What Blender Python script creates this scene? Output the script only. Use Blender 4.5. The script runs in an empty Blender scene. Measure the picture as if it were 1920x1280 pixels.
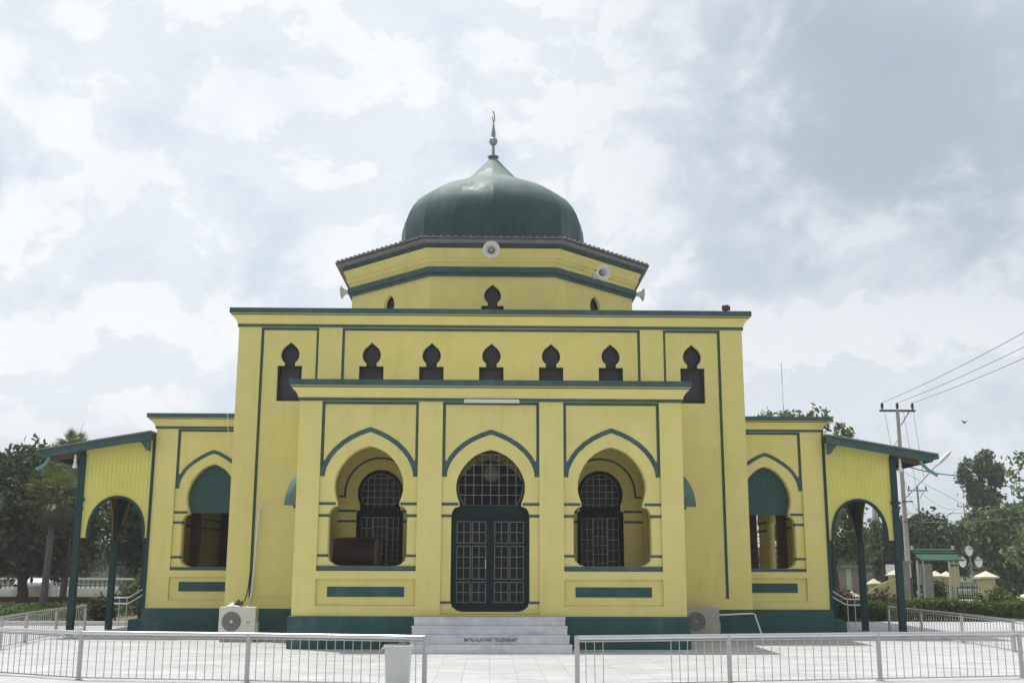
import bpy, bmesh, math, random
import numpy as np
from mathutils import Vector, Matrix
R = math.radians
scene = bpy.context.scene
COL = scene.collection

# ------------------------------------------------------------------ camera
cd = bpy.data.cameras.new('camera'); cam = bpy.data.objects.new('camera', cd); COL.objects.link(cam)
cd.sensor_width = 36; cd.lens = 36 * 2048 / 1920; cd.clip_end = 3000; cd.clip_start = 0.1
P = math.atan(420 / 2048); YAW = 40 / 2048 / math.cos(P); ROLL = 0.003
f = Vector((math.sin(YAW) * math.cos(P), math.cos(YAW) * math.cos(P), math.sin(P)))
r = Vector((math.cos(YAW), -math.sin(YAW), 0)); u = r.cross(f)
r2 = r * math.cos(ROLL) + u * math.sin(ROLL); u2 = u * math.cos(ROLL) - r * math.sin(ROLL)
M = Matrix((r2, u2, -f)).transposed().to_4x4(); M.translation = Vector((-0.02, 0, 1.6))
cam.matrix_world = M
scene.camera = cam

# ------------------------------------------------------------------ light
SUN_DIR = Vector((-0.255, 0.208, 1.0)).normalized()          # towards the sun
SUN_EL = math.asin(SUN_DIR.z)
sl = bpy.data.lights.new('sun', 'SUN'); sl.energy = 3.3; sl.angle = R(0.55); sl.color = (1.0, 0.965, 0.91)
so = bpy.data.objects.new('sun', sl); COL.objects.link(so)
so.rotation_euler = SUN_DIR.to_track_quat('Z', 'Y').to_euler(); so.location = (-30, 20, 60)

w = bpy.data.worlds.new('World'); scene.world = w; w.use_nodes = True
nt = w.node_tree; nt.nodes.clear()
def N(t, **kw):
    n = nt.nodes.new(t)
    for k, v in kw.items(): setattr(n, k, v)
    return n
def L(a, b): nt.links.new(a, b)
def mth(op, a, b=None, c=None, clamp=False):
    n = N('ShaderNodeMath', operation=op); n.use_clamp = clamp
    for i, v in enumerate((a, b, c)):
        if v is None: continue
        if isinstance(v, (int, float)): n.inputs[i].default_value = v
        else: L(v, n.inputs[i])
    return n.outputs[0]
def mixc(fac, a, b):
    n = N('ShaderNodeMix', data_type='RGBA')
    for s, v in ((0, fac), (6, a), (7, b)):
        if isinstance(v, (int, float)): n.inputs[s].default_value = v
        elif isinstance(v, tuple): n.inputs[s].default_value = v + (1,)
        else: L(v, n.inputs[s])
    return n.outputs[2]
out = N('ShaderNodeOutputWorld'); bg = N('ShaderNodeBackground'); bg.inputs[1].default_value = 0.1
sky = N('ShaderNodeTexSky', sky_type='NISHITA'); sky.sun_disc = False
sky.sun_elevation = SUN_EL; sky.sun_rotation = math.atan2(SUN_DIR.x, SUN_DIR.y)
sky.air_density = 1.0; sky.dust_density = 2.5; sky.ozone_density = 1.0
tc = N('ShaderNodeTexCoord'); D = tc.outputs['Generated']
sp = N('ShaderNodeSeparateXYZ'); L(D, sp.inputs[0])
zz = mth('ADD', mth('MAXIMUM', sp.outputs[2], 0.0), 0.28)
px_ = mth('DIVIDE', sp.outputs[0], zz); py_ = mth('DIVIDE', sp.outputs[1], zz)
cb = N('ShaderNodeCombineXYZ'); L(px_, cb.inputs[0]); L(py_, cb.inputs[1]); L(sp.outputs[2], cb.inputs[2])
def noise(scale, detail, rough, off=(0, 0, 0), dist=0.0, vec=None):
    mp = N('ShaderNodeMapping'); mp.inputs['Location'].default_value = off; L(vec or cb.outputs[0], mp.inputs[0])
    n = N('ShaderNodeTexNoise'); n.inputs['Scale'].default_value = scale; n.inputs['Detail'].default_value = detail
    n.inputs['Roughness'].default_value = rough; n.inputs['Distortion'].default_value = dist
    L(mp.outputs[0], n.inputs['Vector']); return n.outputs['Fac']
def ramp(v, a, b, smooth=True):
    n = N('ShaderNodeMapRange'); n.interpolation_type = 'SMOOTHSTEP' if smooth else 'LINEAR'
    L(v, n.inputs[0]); n.inputs[1].default_value = a; n.inputs[2].default_value = b; return n.outputs[0]
def dirvec(x, y):                                             # the heading and height of a cloud mass in the sky
    return (f + (x - 960) / 2048 * r2 - (y - 640) / 2048 * u2).normalized()
def spot(x, y, rad, sharp=1.0):                               # soft angular mask around a heading
    d = dirvec(x, y); vm = N('ShaderNodeVectorMath', operation='DISTANCE'); L(D, vm.inputs[0]); vm.inputs[1].default_value = d
    n = N('ShaderNodeMapRange'); n.interpolation_type = 'SMOOTHSTEP'; L(vm.outputs['Value'], n.inputs[0])
    n.inputs[1].default_value = rad; n.inputs[2].default_value = rad * (1 - sharp); return n.outputs[0]
def dvec(sx, sy, sz):
    mp = N('ShaderNodeMapping'); mp.inputs['Scale'].default_value = (sx, sy, sz); L(D, mp.inputs[0]); return mp.outputs[0]
iso = dvec(1, 1, 1.35)
warp = N('ShaderNodeTexNoise'); warp.inputs['Scale'].default_value = 4.0; warp.inputs['Detail'].default_value = 3; L(iso, warp.inputs['Vector'])
wv = N('ShaderNodeVectorMath', operation='MULTIPLY_ADD'); L(warp.outputs['Color'], wv.inputs[0]); wv.inputs[1].default_value = (.10, .10, .10); L(iso, wv.inputs[2])
isw = wv.outputs[0]
big = noise(3.4, 2, 0.5, (3.1, 1.7, 0.0), 0.0, isw)
med = noise(8.5, 10, 0.60, (0.4, 7.2, 1.0), 0.15, isw)
med_up = noise(8.5, 10, 0.60, (0.4, 7.2, 1.045), 0.15, isw)          # the same cloud a little higher: tells its lit top from its base
soft = noise(5.0, 6, 0.5, (2.0, 3.3, 5.0), 0.4, isw)
def total(*t):
    a = t[0]
    for b in t[1:]: a = mth('ADD', a, b)
    return a
def sc(v, k): return mth('MULTIPLY', v, k)
bias = total(sc(big, 0.45), sc(soft, 0.15),
             sc(spot(330, 40, .34), .07), sc(spot(640, 90, .16), .05), sc(spot(150, 300, .17), .06), sc(spot(300, 440, .14), .04), sc(spot(580, 400, .18), .07),
             sc(spot(1130, 420, .15), .08), sc(spot(270, 640, .09), .13), sc(spot(1250, 540, .12), .07), sc(spot(1560, 620, .12), .14), sc(spot(1800, 580, .13), .14),
             sc(spot(1140, 110, .18), .08), sc(spot(60, 100, .18), .04), sc(spot(1450, 730, .10), .14), sc(spot(1650, 740, .10), .06),
             sc(spot(1700, 240, .30), -.14), sc(spot(850, 200, .13), -.08), sc(spot(420, 270, .12), -.10), sc(spot(60, 280, .08), -.07), sc(spot(1780, 720, .10), -.06),
             sc(spot(200, 560, .12), -.05), sc(spot(960, 240, .10), -.04), sc(spot(560, 560, .12), -.05))
dens = total(bias, sc(med, 0.95), -0.145)
puff = ramp(dens, 0.50, 0.72)
edge = ramp(dens, 0.55, 0.745)
core = ramp(dens, 0.68, 0.95)
lit = ramp(mth('SUBTRACT', med, med_up), -.03, .05)
base = mixc(ramp(soft, .35, .65), (6.0, 6.85, 7.8), (6.9, 7.6, 8.3))
c = mixc(puff, base, (7.6, 8.1, 8.6))
c = mixc(mth('MULTIPLY', edge, 0.60), c, mixc(lit, (7.7, 8.15, 8.6), (9.7, 9.75, 9.75)))
c = mixc(mth('MULTIPLY', core, 0.55), c, mixc(lit, (7.2, 7.7, 8.25), (9.2, 9.35, 9.5)))
dk = mth('MULTIPLY', mth('MAXIMUM', spot(1680, 210, .42), mth('MULTIPLY', spot(1950, 400, .30), .9)), mth('ADD', mth('MULTIPLY', noise(3.2, 4, .5, (9, 9, 2), .3, iso), 1.2), .35), clamp=True)
c = mixc(mth('MULTIPLY', mth('MULTIPLY', dk, mth('SUBTRACT', 1.0, mth('MULTIPLY', puff, .45))), 0.95), c, (3.85, 4.5, 5.3))
dk2 = mth('MULTIPLY', spot(430, 290, .20), ramp(noise(5.5, 5, .55, (1, 4, 2), .3, iso), .40, .65))
c = mixc(mth('MULTIPLY', dk2, 0.45), c, (5.9, 6.7, 7.7))
c = mixc(ramp(sp.outputs[2], 0.16, -0.02), c, (6.3, 6.95, 7.6))
full = mixc(0.94, sky.outputs[0], c)
# unseen sky behind the camera, dimming added to darken the facade
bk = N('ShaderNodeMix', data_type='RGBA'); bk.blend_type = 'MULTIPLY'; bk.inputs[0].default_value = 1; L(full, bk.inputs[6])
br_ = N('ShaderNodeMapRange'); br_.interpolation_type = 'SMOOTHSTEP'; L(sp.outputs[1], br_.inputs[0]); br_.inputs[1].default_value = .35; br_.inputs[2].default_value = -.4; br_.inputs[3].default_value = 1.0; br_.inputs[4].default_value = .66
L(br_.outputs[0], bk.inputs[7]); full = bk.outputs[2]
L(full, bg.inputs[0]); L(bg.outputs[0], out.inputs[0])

scene.view_settings.view_transform = 'Standard'; scene.view_settings.look = 'None'
scene.view_settings.gamma = 1; scene.view_settings.exposure = 0.20; scene.view_settings.use_curve_mapping = False

# ------------------------------------------------------------------ materials
MATS = {}
def mat(name, col, rough=0.7, metal=0.0, var=0.08, scale=3.0, bump=0.0, bscale=60.0, spec=0.3, stain=None, coat=0.0):
    m = bpy.data.materials.new(name); m.use_nodes = True; t = m.node_tree; b = t.nodes['Principled BSDF']
    b.inputs['Roughness'].default_value = rough; b.inputs['Metallic'].default_value = metal
    b.inputs['Specular IOR Level'].default_value = spec
    if coat: b.inputs['Coat Weight'].default_value = coat; b.inputs['Coat Roughness'].default_value = 0.1
    tx = t.nodes.new('ShaderNodeTexCoord')
    n = t.nodes.new('ShaderNodeTexNoise'); n.inputs['Scale'].default_value = scale; n.inputs['Detail'].default_value = 7; n.inputs['Roughness'].default_value = 0.62
    t.links.new(tx.outputs['Object'], n.inputs['Vector'])
    mr = t.nodes.new('ShaderNodeMapRange'); mr.inputs[1].default_value = 0.3; mr.inputs[2].default_value = 0.7
    mr.inputs[3].default_value = 1 - var; mr.inputs[4].default_value = 1 + var; t.links.new(n.outputs['Fac'], mr.inputs[0])
    mx = t.nodes.new('ShaderNodeMix'); mx.data_type = 'RGBA'; mx.blend_type = 'MULTIPLY'; mx.inputs[0].default_value = 1
    mx.inputs[6].default_value = (*col, 1); t.links.new(mr.outputs[0], mx.inputs[7]); last = mx.outputs[2]
    if stain:
        scol, amt, lo, hi, stretch = stain
        mp = t.nodes.new('ShaderNodeMapping'); mp.inputs['Scale'].default_value = stretch; t.links.new(tx.outputs['Object'], mp.inputs[0])
        n2 = t.nodes.new('ShaderNodeTexNoise'); n2.inputs['Scale'].default_value = 1; n2.inputs['Detail'].default_value = 8; n2.inputs['Roughness'].default_value = .65
        t.links.new(mp.outputs[0], n2.inputs['Vector'])
        m2 = t.nodes.new('ShaderNodeMapRange'); m2.inputs[1].default_value = lo; m2.inputs[2].default_value = hi; m2.inputs[4].default_value = amt
        t.links.new(n2.outputs['Fac'], m2.inputs[0])
        mx2 = t.nodes.new('ShaderNodeMix'); mx2.data_type = 'RGBA'; t.links.new(m2.outputs[0], mx2.inputs[0]); t.links.new(last, mx2.inputs[6])
        mx2.inputs[7].default_value = (*scol, 1); last = mx2.outputs[2]
    t.links.new(last, b.inputs['Base Color'])
    if bump:
        nb = t.nodes.new('ShaderNodeTexNoise'); nb.inputs['Scale'].default_value = bscale; nb.inputs['Detail'].default_value = 4
        t.links.new(tx.outputs['Object'], nb.inputs['Vector'])
        bp = t.nodes.new('ShaderNodeBump'); bp.inputs['Strength'].default_value = bump; bp.inputs['Distance'].default_value = 0.01
        t.links.new(nb.outputs['Fac'], bp.inputs['Height']); t.links.new(bp.outputs[0], b.inputs['Normal'])
    MATS[name] = m; return m
YEL = mat('yellow_plaster', (0.765, 0.66, 0.235), .78, var=.05, scale=1.4, bump=.55, bscale=22, stain=((.46, .41, .15), .40, .54, .82, (3.0, 3.0, .5)))
YBRD = mat('yellow_boards', (0.71, 0.65, 0.165), .6, var=.05, scale=2, stain=((.48, .40, .10), .4, .55, .8, (9, 9, .4)))
GRN = mat('green_paint', (0.050, 0.106, 0.098), .65, var=.2, scale=4, bump=.2, bscale=40, stain=((.12, .19, .18), .5, .5, .8, (3, 3, 1)))
GPL = mat('green_plinth_paint', (0.028, 0.090, 0.086), .7, var=.14, scale=2.5, bump=.3, bscale=30, stain=((.10, .17, .16), .5, .5, .75, (2.5, 2.5, 1.2)))
TEAL = mat('turquoise_paint', (0.12, 0.30, 0.27), .5)
DKG = mat('dark_green_wood', (0.004, 0.016, 0.017), .7, var=.15, scale=5)
POSTG = mat('post_green_wood', (0.012, 0.048, 0.050), .6, var=.15, scale=5)
GREYB = mat('grey_metal_grille', (0.36, 0.38, 0.38), .6, var=.1)
BROWN = mat('brown_wood', (0.17, 0.095, 0.05), .6, var=.2, scale=6)
RAFT = mat('rafter_wood', (0.15, 0.085, 0.045), .7, var=.2, scale=6)
DRUMW = mat('drum_wood', (0.045, 0.018, 0.013), .45, var=.25, scale=6)
HIDE = mat('drum_hide', (0.18, 0.14, 0.09), .7)
DOORB = mat('door_muntin_grey', (0.13, 0.15, 0.148), .6, var=.1)
DARKM = mat('dark_mesh', (0.055, 0.052, 0.066), .7, var=.15, scale=10)
BLACK = mat('black_plastic', (0.02, 0.02, 0.022), .5)
MARB = mat('grey_marble', (0.70, 0.70, 0.73), .4, var=.12, scale=5, stain=((.42, .42, .46), .7, .5, .75, (2.0, 3.0, 6.0)))
STEEL = mat('stainless_steel', (0.62, 0.62, 0.63), .28, metal=1.0, var=.05)
RAILP = mat('fence_paint', (0.47, 0.445, 0.425), .45, metal=.3, var=.08, scale=12, stain=((.30, .20, .14), .6, .60, .8, (6, 6, 6)))
WHITE = mat('white_paint', (0.78, 0.78, 0.76), .5, var=.04)
ACW = mat('air_conditioner_casing', (0.66, 0.65, 0.61), .45, var=.05, stain=((.40, .36, .30), .4, .55, .8, (4, 4, 2)))
BINM = mat('bin_plastic', (0.56, 0.565, 0.55), .5, var=.05, stain=((.44, .44, .42), .5, .5, .75, (5, 5, 2)))
ROOFT = mat('roof_tile_grey', (0.20, 0.185, 0.18), .8, var=.2, scale=5)
FASC = mat('fascia_grey', (0.21, 0.20, 0.205), .7, var=.15, scale=3)
HORN = mat('horn_grey', (0.66, 0.66, 0.63), .5)
HORND = mat('horn_driver', (0.40, 0.35, 0.25), .6)
RED = mat('red_paint', (0.13, 0.035, 0.028), .6)
CONC = mat('concrete', (0.42, 0.41, 0.38), .85, var=.15, scale=2, bump=.3)
CREAM = mat('cream_wall', (0.66, 0.56, 0.30), .8, var=.08, stain=((.4, .33, .2), .5, .5, .8, (2, 2, 1)))
CAPW = mat('pillar_cap', (0.72, 0.66, 0.50), .8, var=.08)
IRON = mat('iron_dark', (0.06, 0.07, 0.07), .5)
WIRE = mat('wire', (0.03, 0.03, 0.035), .7)
WIREG = mat('wire_grey', (0.22, 0.23, 0.25), .7)
GLOBE = mat('globe_glass', (0.8, 0.8, 0.76), .35)
BARK = mat('bark', (0.075, 0.055, 0.042), .9, var=.3, scale=4, bump=.6, bscale=12)
PBARK = mat('palm_bark', (0.15, 0.13, 0.115), .9, var=.2, scale=8, bump=.6, bscale=20)
TROOF = mat('green_sheet_roof', (0.055, 0.14, 0.10), .6, var=.12)
SILV = mat('tank_silver', (0.62, 0.64, 0.64), .35, metal=.3)
PINKW = mat('far_house_wall', (0.40, 0.34, 0.31), .8, var=.1)
TOWER = mat('tower_stone', (0.36, 0.35, 0.37), .8, var=.08)
BRICK = mat('brown_planter', (0.13, 0.065, 0.04), .8, var=.3, scale=5)
LETTER = mat('blue_lettering', (0.02, 0.025, 0.12), .6)

# dome: weathered copper green sheet with seams
def dome_mat():
    m = bpy.data.materials.new('weathered_dome_sheet'); m.use_nodes = True; t = m.node_tree; b = t.nodes['Principled BSDF']
    b.inputs['Roughness'].default_value = .55; b.inputs['Specular IOR Level'].default_value = .45
    tx = t.nodes.new('ShaderNodeTexCoord')
    def nz(sc_, det, st):
        mp = t.nodes.new('ShaderNodeMapping'); mp.inputs['Scale'].default_value = st; t.links.new(tx.outputs['Object'], mp.inputs[0])
        n = t.nodes.new('ShaderNodeTexNoise'); n.inputs['Scale'].default_value = sc_; n.inputs['Detail'].default_value = det; n.inputs['Roughness'].default_value = .65
        t.links.new(mp.outputs[0], n.inputs['Vector']); return n.outputs['Fac']
    a = nz(1.6, 8, (1, 1, 1)); s = nz(5, 6, (1.5, 1.5, .25))
    sx = t.nodes.new('ShaderNodeSeparateXYZ'); t.links.new(tx.outputs['Object'], sx.inputs[0])
    rm = t.nodes.new('ShaderNodeValToRGB'); rm.color_ramp.elements[0].position = .32; rm.color_ramp.elements[0].color = (.011, .042, .045, 1)
    rm.color_ramp.elements[1].position = .72; rm.color_ramp.elements[1].color = (.046, .105, .10, 1)
    ad = t.nodes.new('ShaderNodeMath'); ad.operation = 'MULTIPLY_ADD'; t.links.new(s, ad.inputs[0]); ad.inputs[1].default_value = .5
    ml = t.nodes.new('ShaderNodeMath'); ml.operation = 'MULTIPLY'; t.links.new(a, ml.inputs[0]); ml.inputs[1].default_value = .5
    t.links.new(ml.outputs[0], ad.inputs[2]); t.links.new(ad.outputs[0], rm.inputs[0])
    # paler towards the top: sky light painted into the colour, with some weathering
    mr = t.nodes.new('ShaderNodeMapRange'); t.links.new(sx.outputs[2], mr.inputs[0]); mr.inputs[1].default_value = 1.5; mr.inputs[2].default_value = 2.5
    mx = t.nodes.new('ShaderNodeMix'); mx.data_type = 'RGBA'; t.links.new(mr.outputs[0], mx.inputs[0]); t.links.new(rm.outputs[0], mx.inputs[6])
    mx.inputs[7].default_value = (.20, .27, .245, 1)
    t.links.new(mx.outputs[2], b.inputs['Base Color'])
    bp = t.nodes.new('ShaderNodeBump'); bp.inputs['Strength'].default_value = .25; bp.inputs['Distance'].default_value = .03
    t.links.new(nz(3, 3, (1, 1, 1)), bp.inputs['Height']); t.links.new(bp.outputs[0], b.inputs['Normal'])
    rr_ = t.nodes.new('ShaderNodeMapRange'); t.links.new(a, rr_.inputs[0]); rr_.inputs[1].default_value = .35; rr_.inputs[2].default_value = .65; rr_.inputs[3].default_value = .42; rr_.inputs[4].default_value = .72
    t.links.new(rr_.outputs[0], b.inputs['Roughness'])
    return m
DOME = dome_mat()
# window glass: dark, a bit see-through
def glass_mat():
    m = bpy.data.materials.new('dark_window_glass'); m.use_nodes = True; t = m.node_tree; b = t.nodes['Principled BSDF']; o = t.nodes['Material Output']
    b.inputs['Base Color'].default_value = (.016, .012, .012, 1); b.inputs['Roughness'].default_value = .15; b.inputs['Specular IOR Level'].default_value = .35
    tr = t.nodes.new('ShaderNodeBsdfTransparent'); tr.inputs[0].default_value = (.85, .82, .80, 1)
    mx = t.nodes.new('ShaderNodeMixShader'); mx.inputs[0].default_value = .45
    t.links.new(b.outputs[0], mx.inputs[1]); t.links.new(tr.outputs[0], mx.inputs[2]); t.links.new(mx.outputs[0], o.inputs[0]); return m
GLASS = glass_mat()
CLEAR = glass_mat(); CLEAR.name = 'clear_fanlight_glass'; CLEAR.node_tree.nodes['Mix Shader'].inputs[0].default_value = .78
# translucent green awning cloth
CLOTH = mat('green_awning_cloth', (0.038, 0.095, 0.092), .85, var=.15, scale=8, bump=.3)
# paving: white tiles
def paving_mat():
    m = bpy.data.materials.new('white_tiles'); m.use_nodes = True; t = m.node_tree; b = t.nodes['Principled BSDF']
    b.inputs['Roughness'].default_value = .55; b.inputs['Specular IOR Level'].default_value = .3
    tx = t.nodes.new('ShaderNodeTexCoord')
    mp = t.nodes.new('ShaderNodeMapping'); mp.inputs['Rotation'].default_value = (0, 0, R(0)); t.links.new(tx.outputs['Object'], mp.inputs[0])
    br = t.nodes.new('ShaderNodeTexBrick'); br.inputs['Scale'].default_value = 1.0; br.offset = 0; br.inputs['Brick Width'].default_value = .4; br.inputs['Row Height'].default_value = .4
    br.inputs['Mortar Size'].default_value = .004; br.inputs['Mortar Smooth'].default_value = .3
    br.inputs['Color1'].default_value = (.58, .59, .59, 1); br.inputs['Color2'].default_value = (.52, .53, .53, 1); br.inputs['Mortar'].default_value = (.30, .30, .29, 1)
    t.links.new(mp.outputs[0], br.inputs['Vector'])
    n = t.nodes.new('ShaderNodeTexNoise'); n.inputs['Scale'].default_value = .9; n.inputs['Detail'].default_value = 9; n.inputs['Roughness'].default_value = .68; n.inputs['Distortion'].default_value = .6
    mp2 = t.nodes.new('ShaderNodeMapping'); mp2.inputs['Scale'].default_value = (.8, 2.2, 1); t.links.new(tx.outputs['Object'], mp2.inputs[0]); t.links.new(mp2.outputs[0], n.inputs['Vector'])
    mr = t.nodes.new('ShaderNodeMapRange'); mr.inputs[1].default_value = .38; mr.inputs[2].default_value = .62; mr.inputs[3].default_value = .80; mr.inputs[4].default_value = 1.06; t.links.new(n.outputs['Fac'], mr.inputs[0])
    mx = t.nodes.new('ShaderNodeMix'); mx.data_type = 'RGBA'; mx.blend_type = 'MULTIPLY'; mx.inputs[0].default_value = 1
    t.links.new(br.outputs['Color'], mx.inputs[6]); t.links.new(mr.outputs[0], mx.inputs[7])
    n3 = t.nodes.new('ShaderNodeTexNoise'); n3.inputs['Scale'].default_value = 2.3; n3.inputs['Detail'].default_value = 10; n3.inputs['Roughness'].default_value = .75; t.links.new(tx.outputs['Object'], n3.inputs['Vector'])
    m3 = t.nodes.new('ShaderNodeMapRange'); m3.inputs[1].default_value = .60; m3.inputs[2].default_value = .78; m3.inputs[4].default_value = .55; t.links.new(n3.outputs['Fac'], m3.inputs[0])
    x3 = t.nodes.new('ShaderNodeMix'); x3.data_type = 'RGBA'; t.links.new(m3.outputs[0], x3.inputs[0]); t.links.new(mx.outputs[2], x3.inputs[6]); x3.inputs[7].default_value = (.33, .32, .30, 1)
    t.links.new(x3.outputs[2], b.inputs['Base Color']); return m
PAVE = paving_mat()
GRASS = mat('lawn', (0.085, 0.115, 0.030), .95, var=.35, scale=1.5, bump=.8, bscale=30)
SOIL = mat('bare_earth', (0.20, 0.165, 0.11), .95, var=.3, scale=1.2, bump=.5)
ASPH = mat('asphalt', (0.16, 0.16, 0.16), .9, var=.15, scale=3)
FLOORT = mat('pale_floor_tiles', (0.66, 0.65, 0.60), .4, var=.06)
CEIL = mat('ceiling_paint', (0.74, 0.71, 0.58), .8, var=.05)
KERB = mat('kerb_white', (0.55, 0.55, 0.53), .8, var=.1)
def leaf_mat(name, c1, c2, tl=.30):
    m = bpy.data.materials.new(name); m.use_nodes = True; t = m.node_tree; o = t.nodes['Material Output']; b = t.nodes['Principled BSDF']
    g = t.nodes.new('ShaderNodeNewGeometry'); mx = t.nodes.new('ShaderNodeMix'); mx.data_type = 'RGBA'
    mx.inputs[6].default_value = (*c1, 1); mx.inputs[7].default_value = (*c2, 1); t.links.new(g.outputs['Random Per Island'], mx.inputs[0])
    t.links.new(mx.outputs[2], b.inputs['Base Color']); b.inputs['Roughness'].default_value = .55; b.inputs['Specular IOR Level'].default_value = .35
    tr = t.nodes.new('ShaderNodeBsdfTranslucent'); t.links.new(mx.outputs[2], tr.inputs[0])
    ms = t.nodes.new('ShaderNodeMixShader'); ms.inputs[0].default_value = tl
    t.links.new(b.outputs[0], ms.inputs[1]); t.links.new(tr.outputs[0], ms.inputs[2]); t.links.new(ms.outputs[0], o.inputs[0]); return m
LF_DARK = leaf_mat('dark_broad_leaves', (.026, .050, .016), (.10, .145, .045))
LF_MID = leaf_mat('mid_leaves', (.060, .100, .024), (.18, .24, .065))
LF_PALE = leaf_mat('pale_leaves', (.09, .14, .045), (.20, .25, .09))
LF_HEDGE = leaf_mat('hedge_leaves', (.050, .095, .016), (.15, .21, .035))
LF_RED = leaf_mat('reddish_leaves', (.12, .045, .035), (.10, .11, .04))
LF_PALM = leaf_mat('palm_leaves', (.075, .105, .025), (.20, .23, .05))
LF_DRY = leaf_mat('dry_palm_leaves', (.085, .075, .035), (.15, .13, .06))

# ------------------------------------------------------------------ helpers
def tag(o, label=None, cat=None, group=None, kind=None):
    if label: o['label'] = label
    if cat: o['category'] = cat
    if group: o['group'] = group
    if kind: o['kind'] = kind
    return o
def empty(name, loc=(0, 0, 0), rz=0, parent=None):
    o = bpy.data.objects.new(name, None); COL.objects.link(o); o.location = loc; o.rotation_euler = (0, 0, rz)
    if parent: o.parent = parent
    return o
def link(name, me, m, parent=None, loc=None):
    o = bpy.data.objects.new(name, me); COL.objects.link(o)
    if m is not None:
        me.materials.clear(); me.materials.append(m)
    if parent: o.parent = parent
    if loc: o.location = loc
    return o
class MB:
    def __init__(s): s.v = []; s.f = []
    def add(s, vs, fs):
        b = len(s.v); s.v += [tuple(v) for v in vs]; s.f += [tuple(i + b for i in q) for q in fs]; return s
    def box(s, x0, x1, y0, y1, z0, z1):
        if x0 > x1: x0, x1 = x1, x0
        if y0 > y1: y0, y1 = y1, y0
        v = [(x0,y0,z0),(x1,y0,z0),(x1,y1,z0),(x0,y1,z0),(x0,y0,z1),(x1,y0,z1),(x1,y1,z1),(x0,y1,z1)]
        return s.add(v, [(0,3,2,1),(4,5,6,7),(0,1,5,4),(1,2,6,5),(2,3,7,6),(3,0,4,7)])
    def tube(s, pts, rad, n=8, cap=True):
        pts = [Vector(p) for p in pts]; k = len(pts)
        rads = rad if isinstance(rad, (list, tuple)) else [rad] * k
        b = len(s.v); prev = None
        for i, p in enumerate(pts):
            d = (pts[min(i + 1, k - 1)] - pts[max(i - 1, 0)]).normalized()
            if prev is None:
                a = Vector((0, 0, 1)) if abs(d.z) < .9 else Vector((1, 0, 0)); e = d.cross(a).normalized()
            else: e = (prev - d * prev.dot(d)).normalized()
            g = d.cross(e); prev = e
            for j in range(n):
                t = 2 * math.pi * j / n; s.v.append(tuple(p + (e * math.cos(t) + g * math.sin(t)) * rads[i]))
        for i in range(k - 1):
            for j in range(n):
                j2 = (j + 1) % n; s.f.append((b + i*n + j, b + i*n + j2, b + (i+1)*n + j2, b + (i+1)*n + j))
        if cap: s.f.append(tuple(b + j for j in range(n))[::-1]); s.f.append(tuple(b + (k-1)*n + j for j in range(n)))
        return s
    def lathe(s, prof, n=32, c=(0, 0, 0), M=None):
        b = len(s.v); k = len(prof); T = M or Matrix.Identity(3); c = Vector(c)
        for (rr, z) in prof:
            for j in range(n):
                t = 2 * math.pi * j / n; s.v.append(tuple(c + T @ Vector((rr * math.cos(t), rr * math.sin(t), z))))
        for i in range(k - 1):
            for j in range(n):
                j2 = (j + 1) % n; s.f.append((b + i*n + j, b + i*n + j2, b + (i+1)*n + j2, b + (i+1)*n + j))
        s.f.append(tuple(b + j for j in range(n))[::-1]); s.f.append(tuple(b + (k-1)*n + j for j in range(n)))
        return s
    def prism(s, poly, y0, y1):                                  # polygon in x,z pushed from y0 (front) to y1; convex or simple
        n = len(poly); b = len(s.v)
        s.v += [(x, y0, z) for x, z in poly] + [(x, y1, z) for x, z in poly]
        s.f.append(tuple(b + i for i in range(n))); s.f.append(tuple(b + n + i for i in range(n))[::-1])
        for i in range(n): j = (i + 1) % n; s.f.append((b + i, b + n + i, b + n + j, b + j))
        return s
    def ribbon(s, pts, wd, y0, y1):                              # mitred band along a path in x,z
        P_ = [Vector(p) for p in pts]; n = len(P_); Lf = []; Rt = []
        for i in range(n):
            d1 = (P_[i] - P_[i-1]).normalized() if i else None; d2 = (P_[i+1] - P_[i]).normalized() if i < n-1 else None
            d = ((d1 or d2) + (d2 or d1)).normalized(); nn = Vector((-d.y, d.x))
            base = d1 or d2; bn = Vector((-base.y, base.x)); k = 1 / max(.35, nn.dot(bn))
            Lf.append(P_[i] + nn * wd / 2 * k); Rt.append(P_[i] - nn * wd / 2 * k)
        for i in range(n - 1):
            q = [Lf[i], Rt[i], Rt[i+1], Lf[i+1]]; b = len(s.v)
            s.v += [(a.x, y0, a.y) for a in q] + [(a.x, y1, a.y) for a in q]
            s.f += [(b, b+1, b+2, b+3), (b+7, b+6, b+5, b+4), (b+1, b+5, b+6, b+2), (b, b+3, b+7, b+4)]
            if i == 0: s.f.append((b, b+4, b+5, b+1))
            if i == n - 2: s.f.append((b+3, b+2, b+6, b+7))
        return s
    def build(s, name, m, parent=None, loc=None, smooth=False, bevel=0.0, recalc=True):
        me = bpy.data.meshes.new(name); me.from_pydata(s.v, [], s.f)
        if recalc or bevel:
            bm = bmesh.new(); bm.from_mesh(me)
            if bevel: bmesh.ops.bevel(bm, geom=[e for e in bm.edges], offset=bevel, segments=2, affect='EDGES', profile=.5, clamp_overlap=True)
            bmesh.ops.recalc_face_normals(bm, faces=bm.faces); bm.to_mesh(me); bm.free()
        if smooth:
            me.shade_smooth()
            try: me.set_sharp_from_angle(angle=R(40))
            except Exception: pass
        return link(name, me, m, parent, loc)
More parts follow.
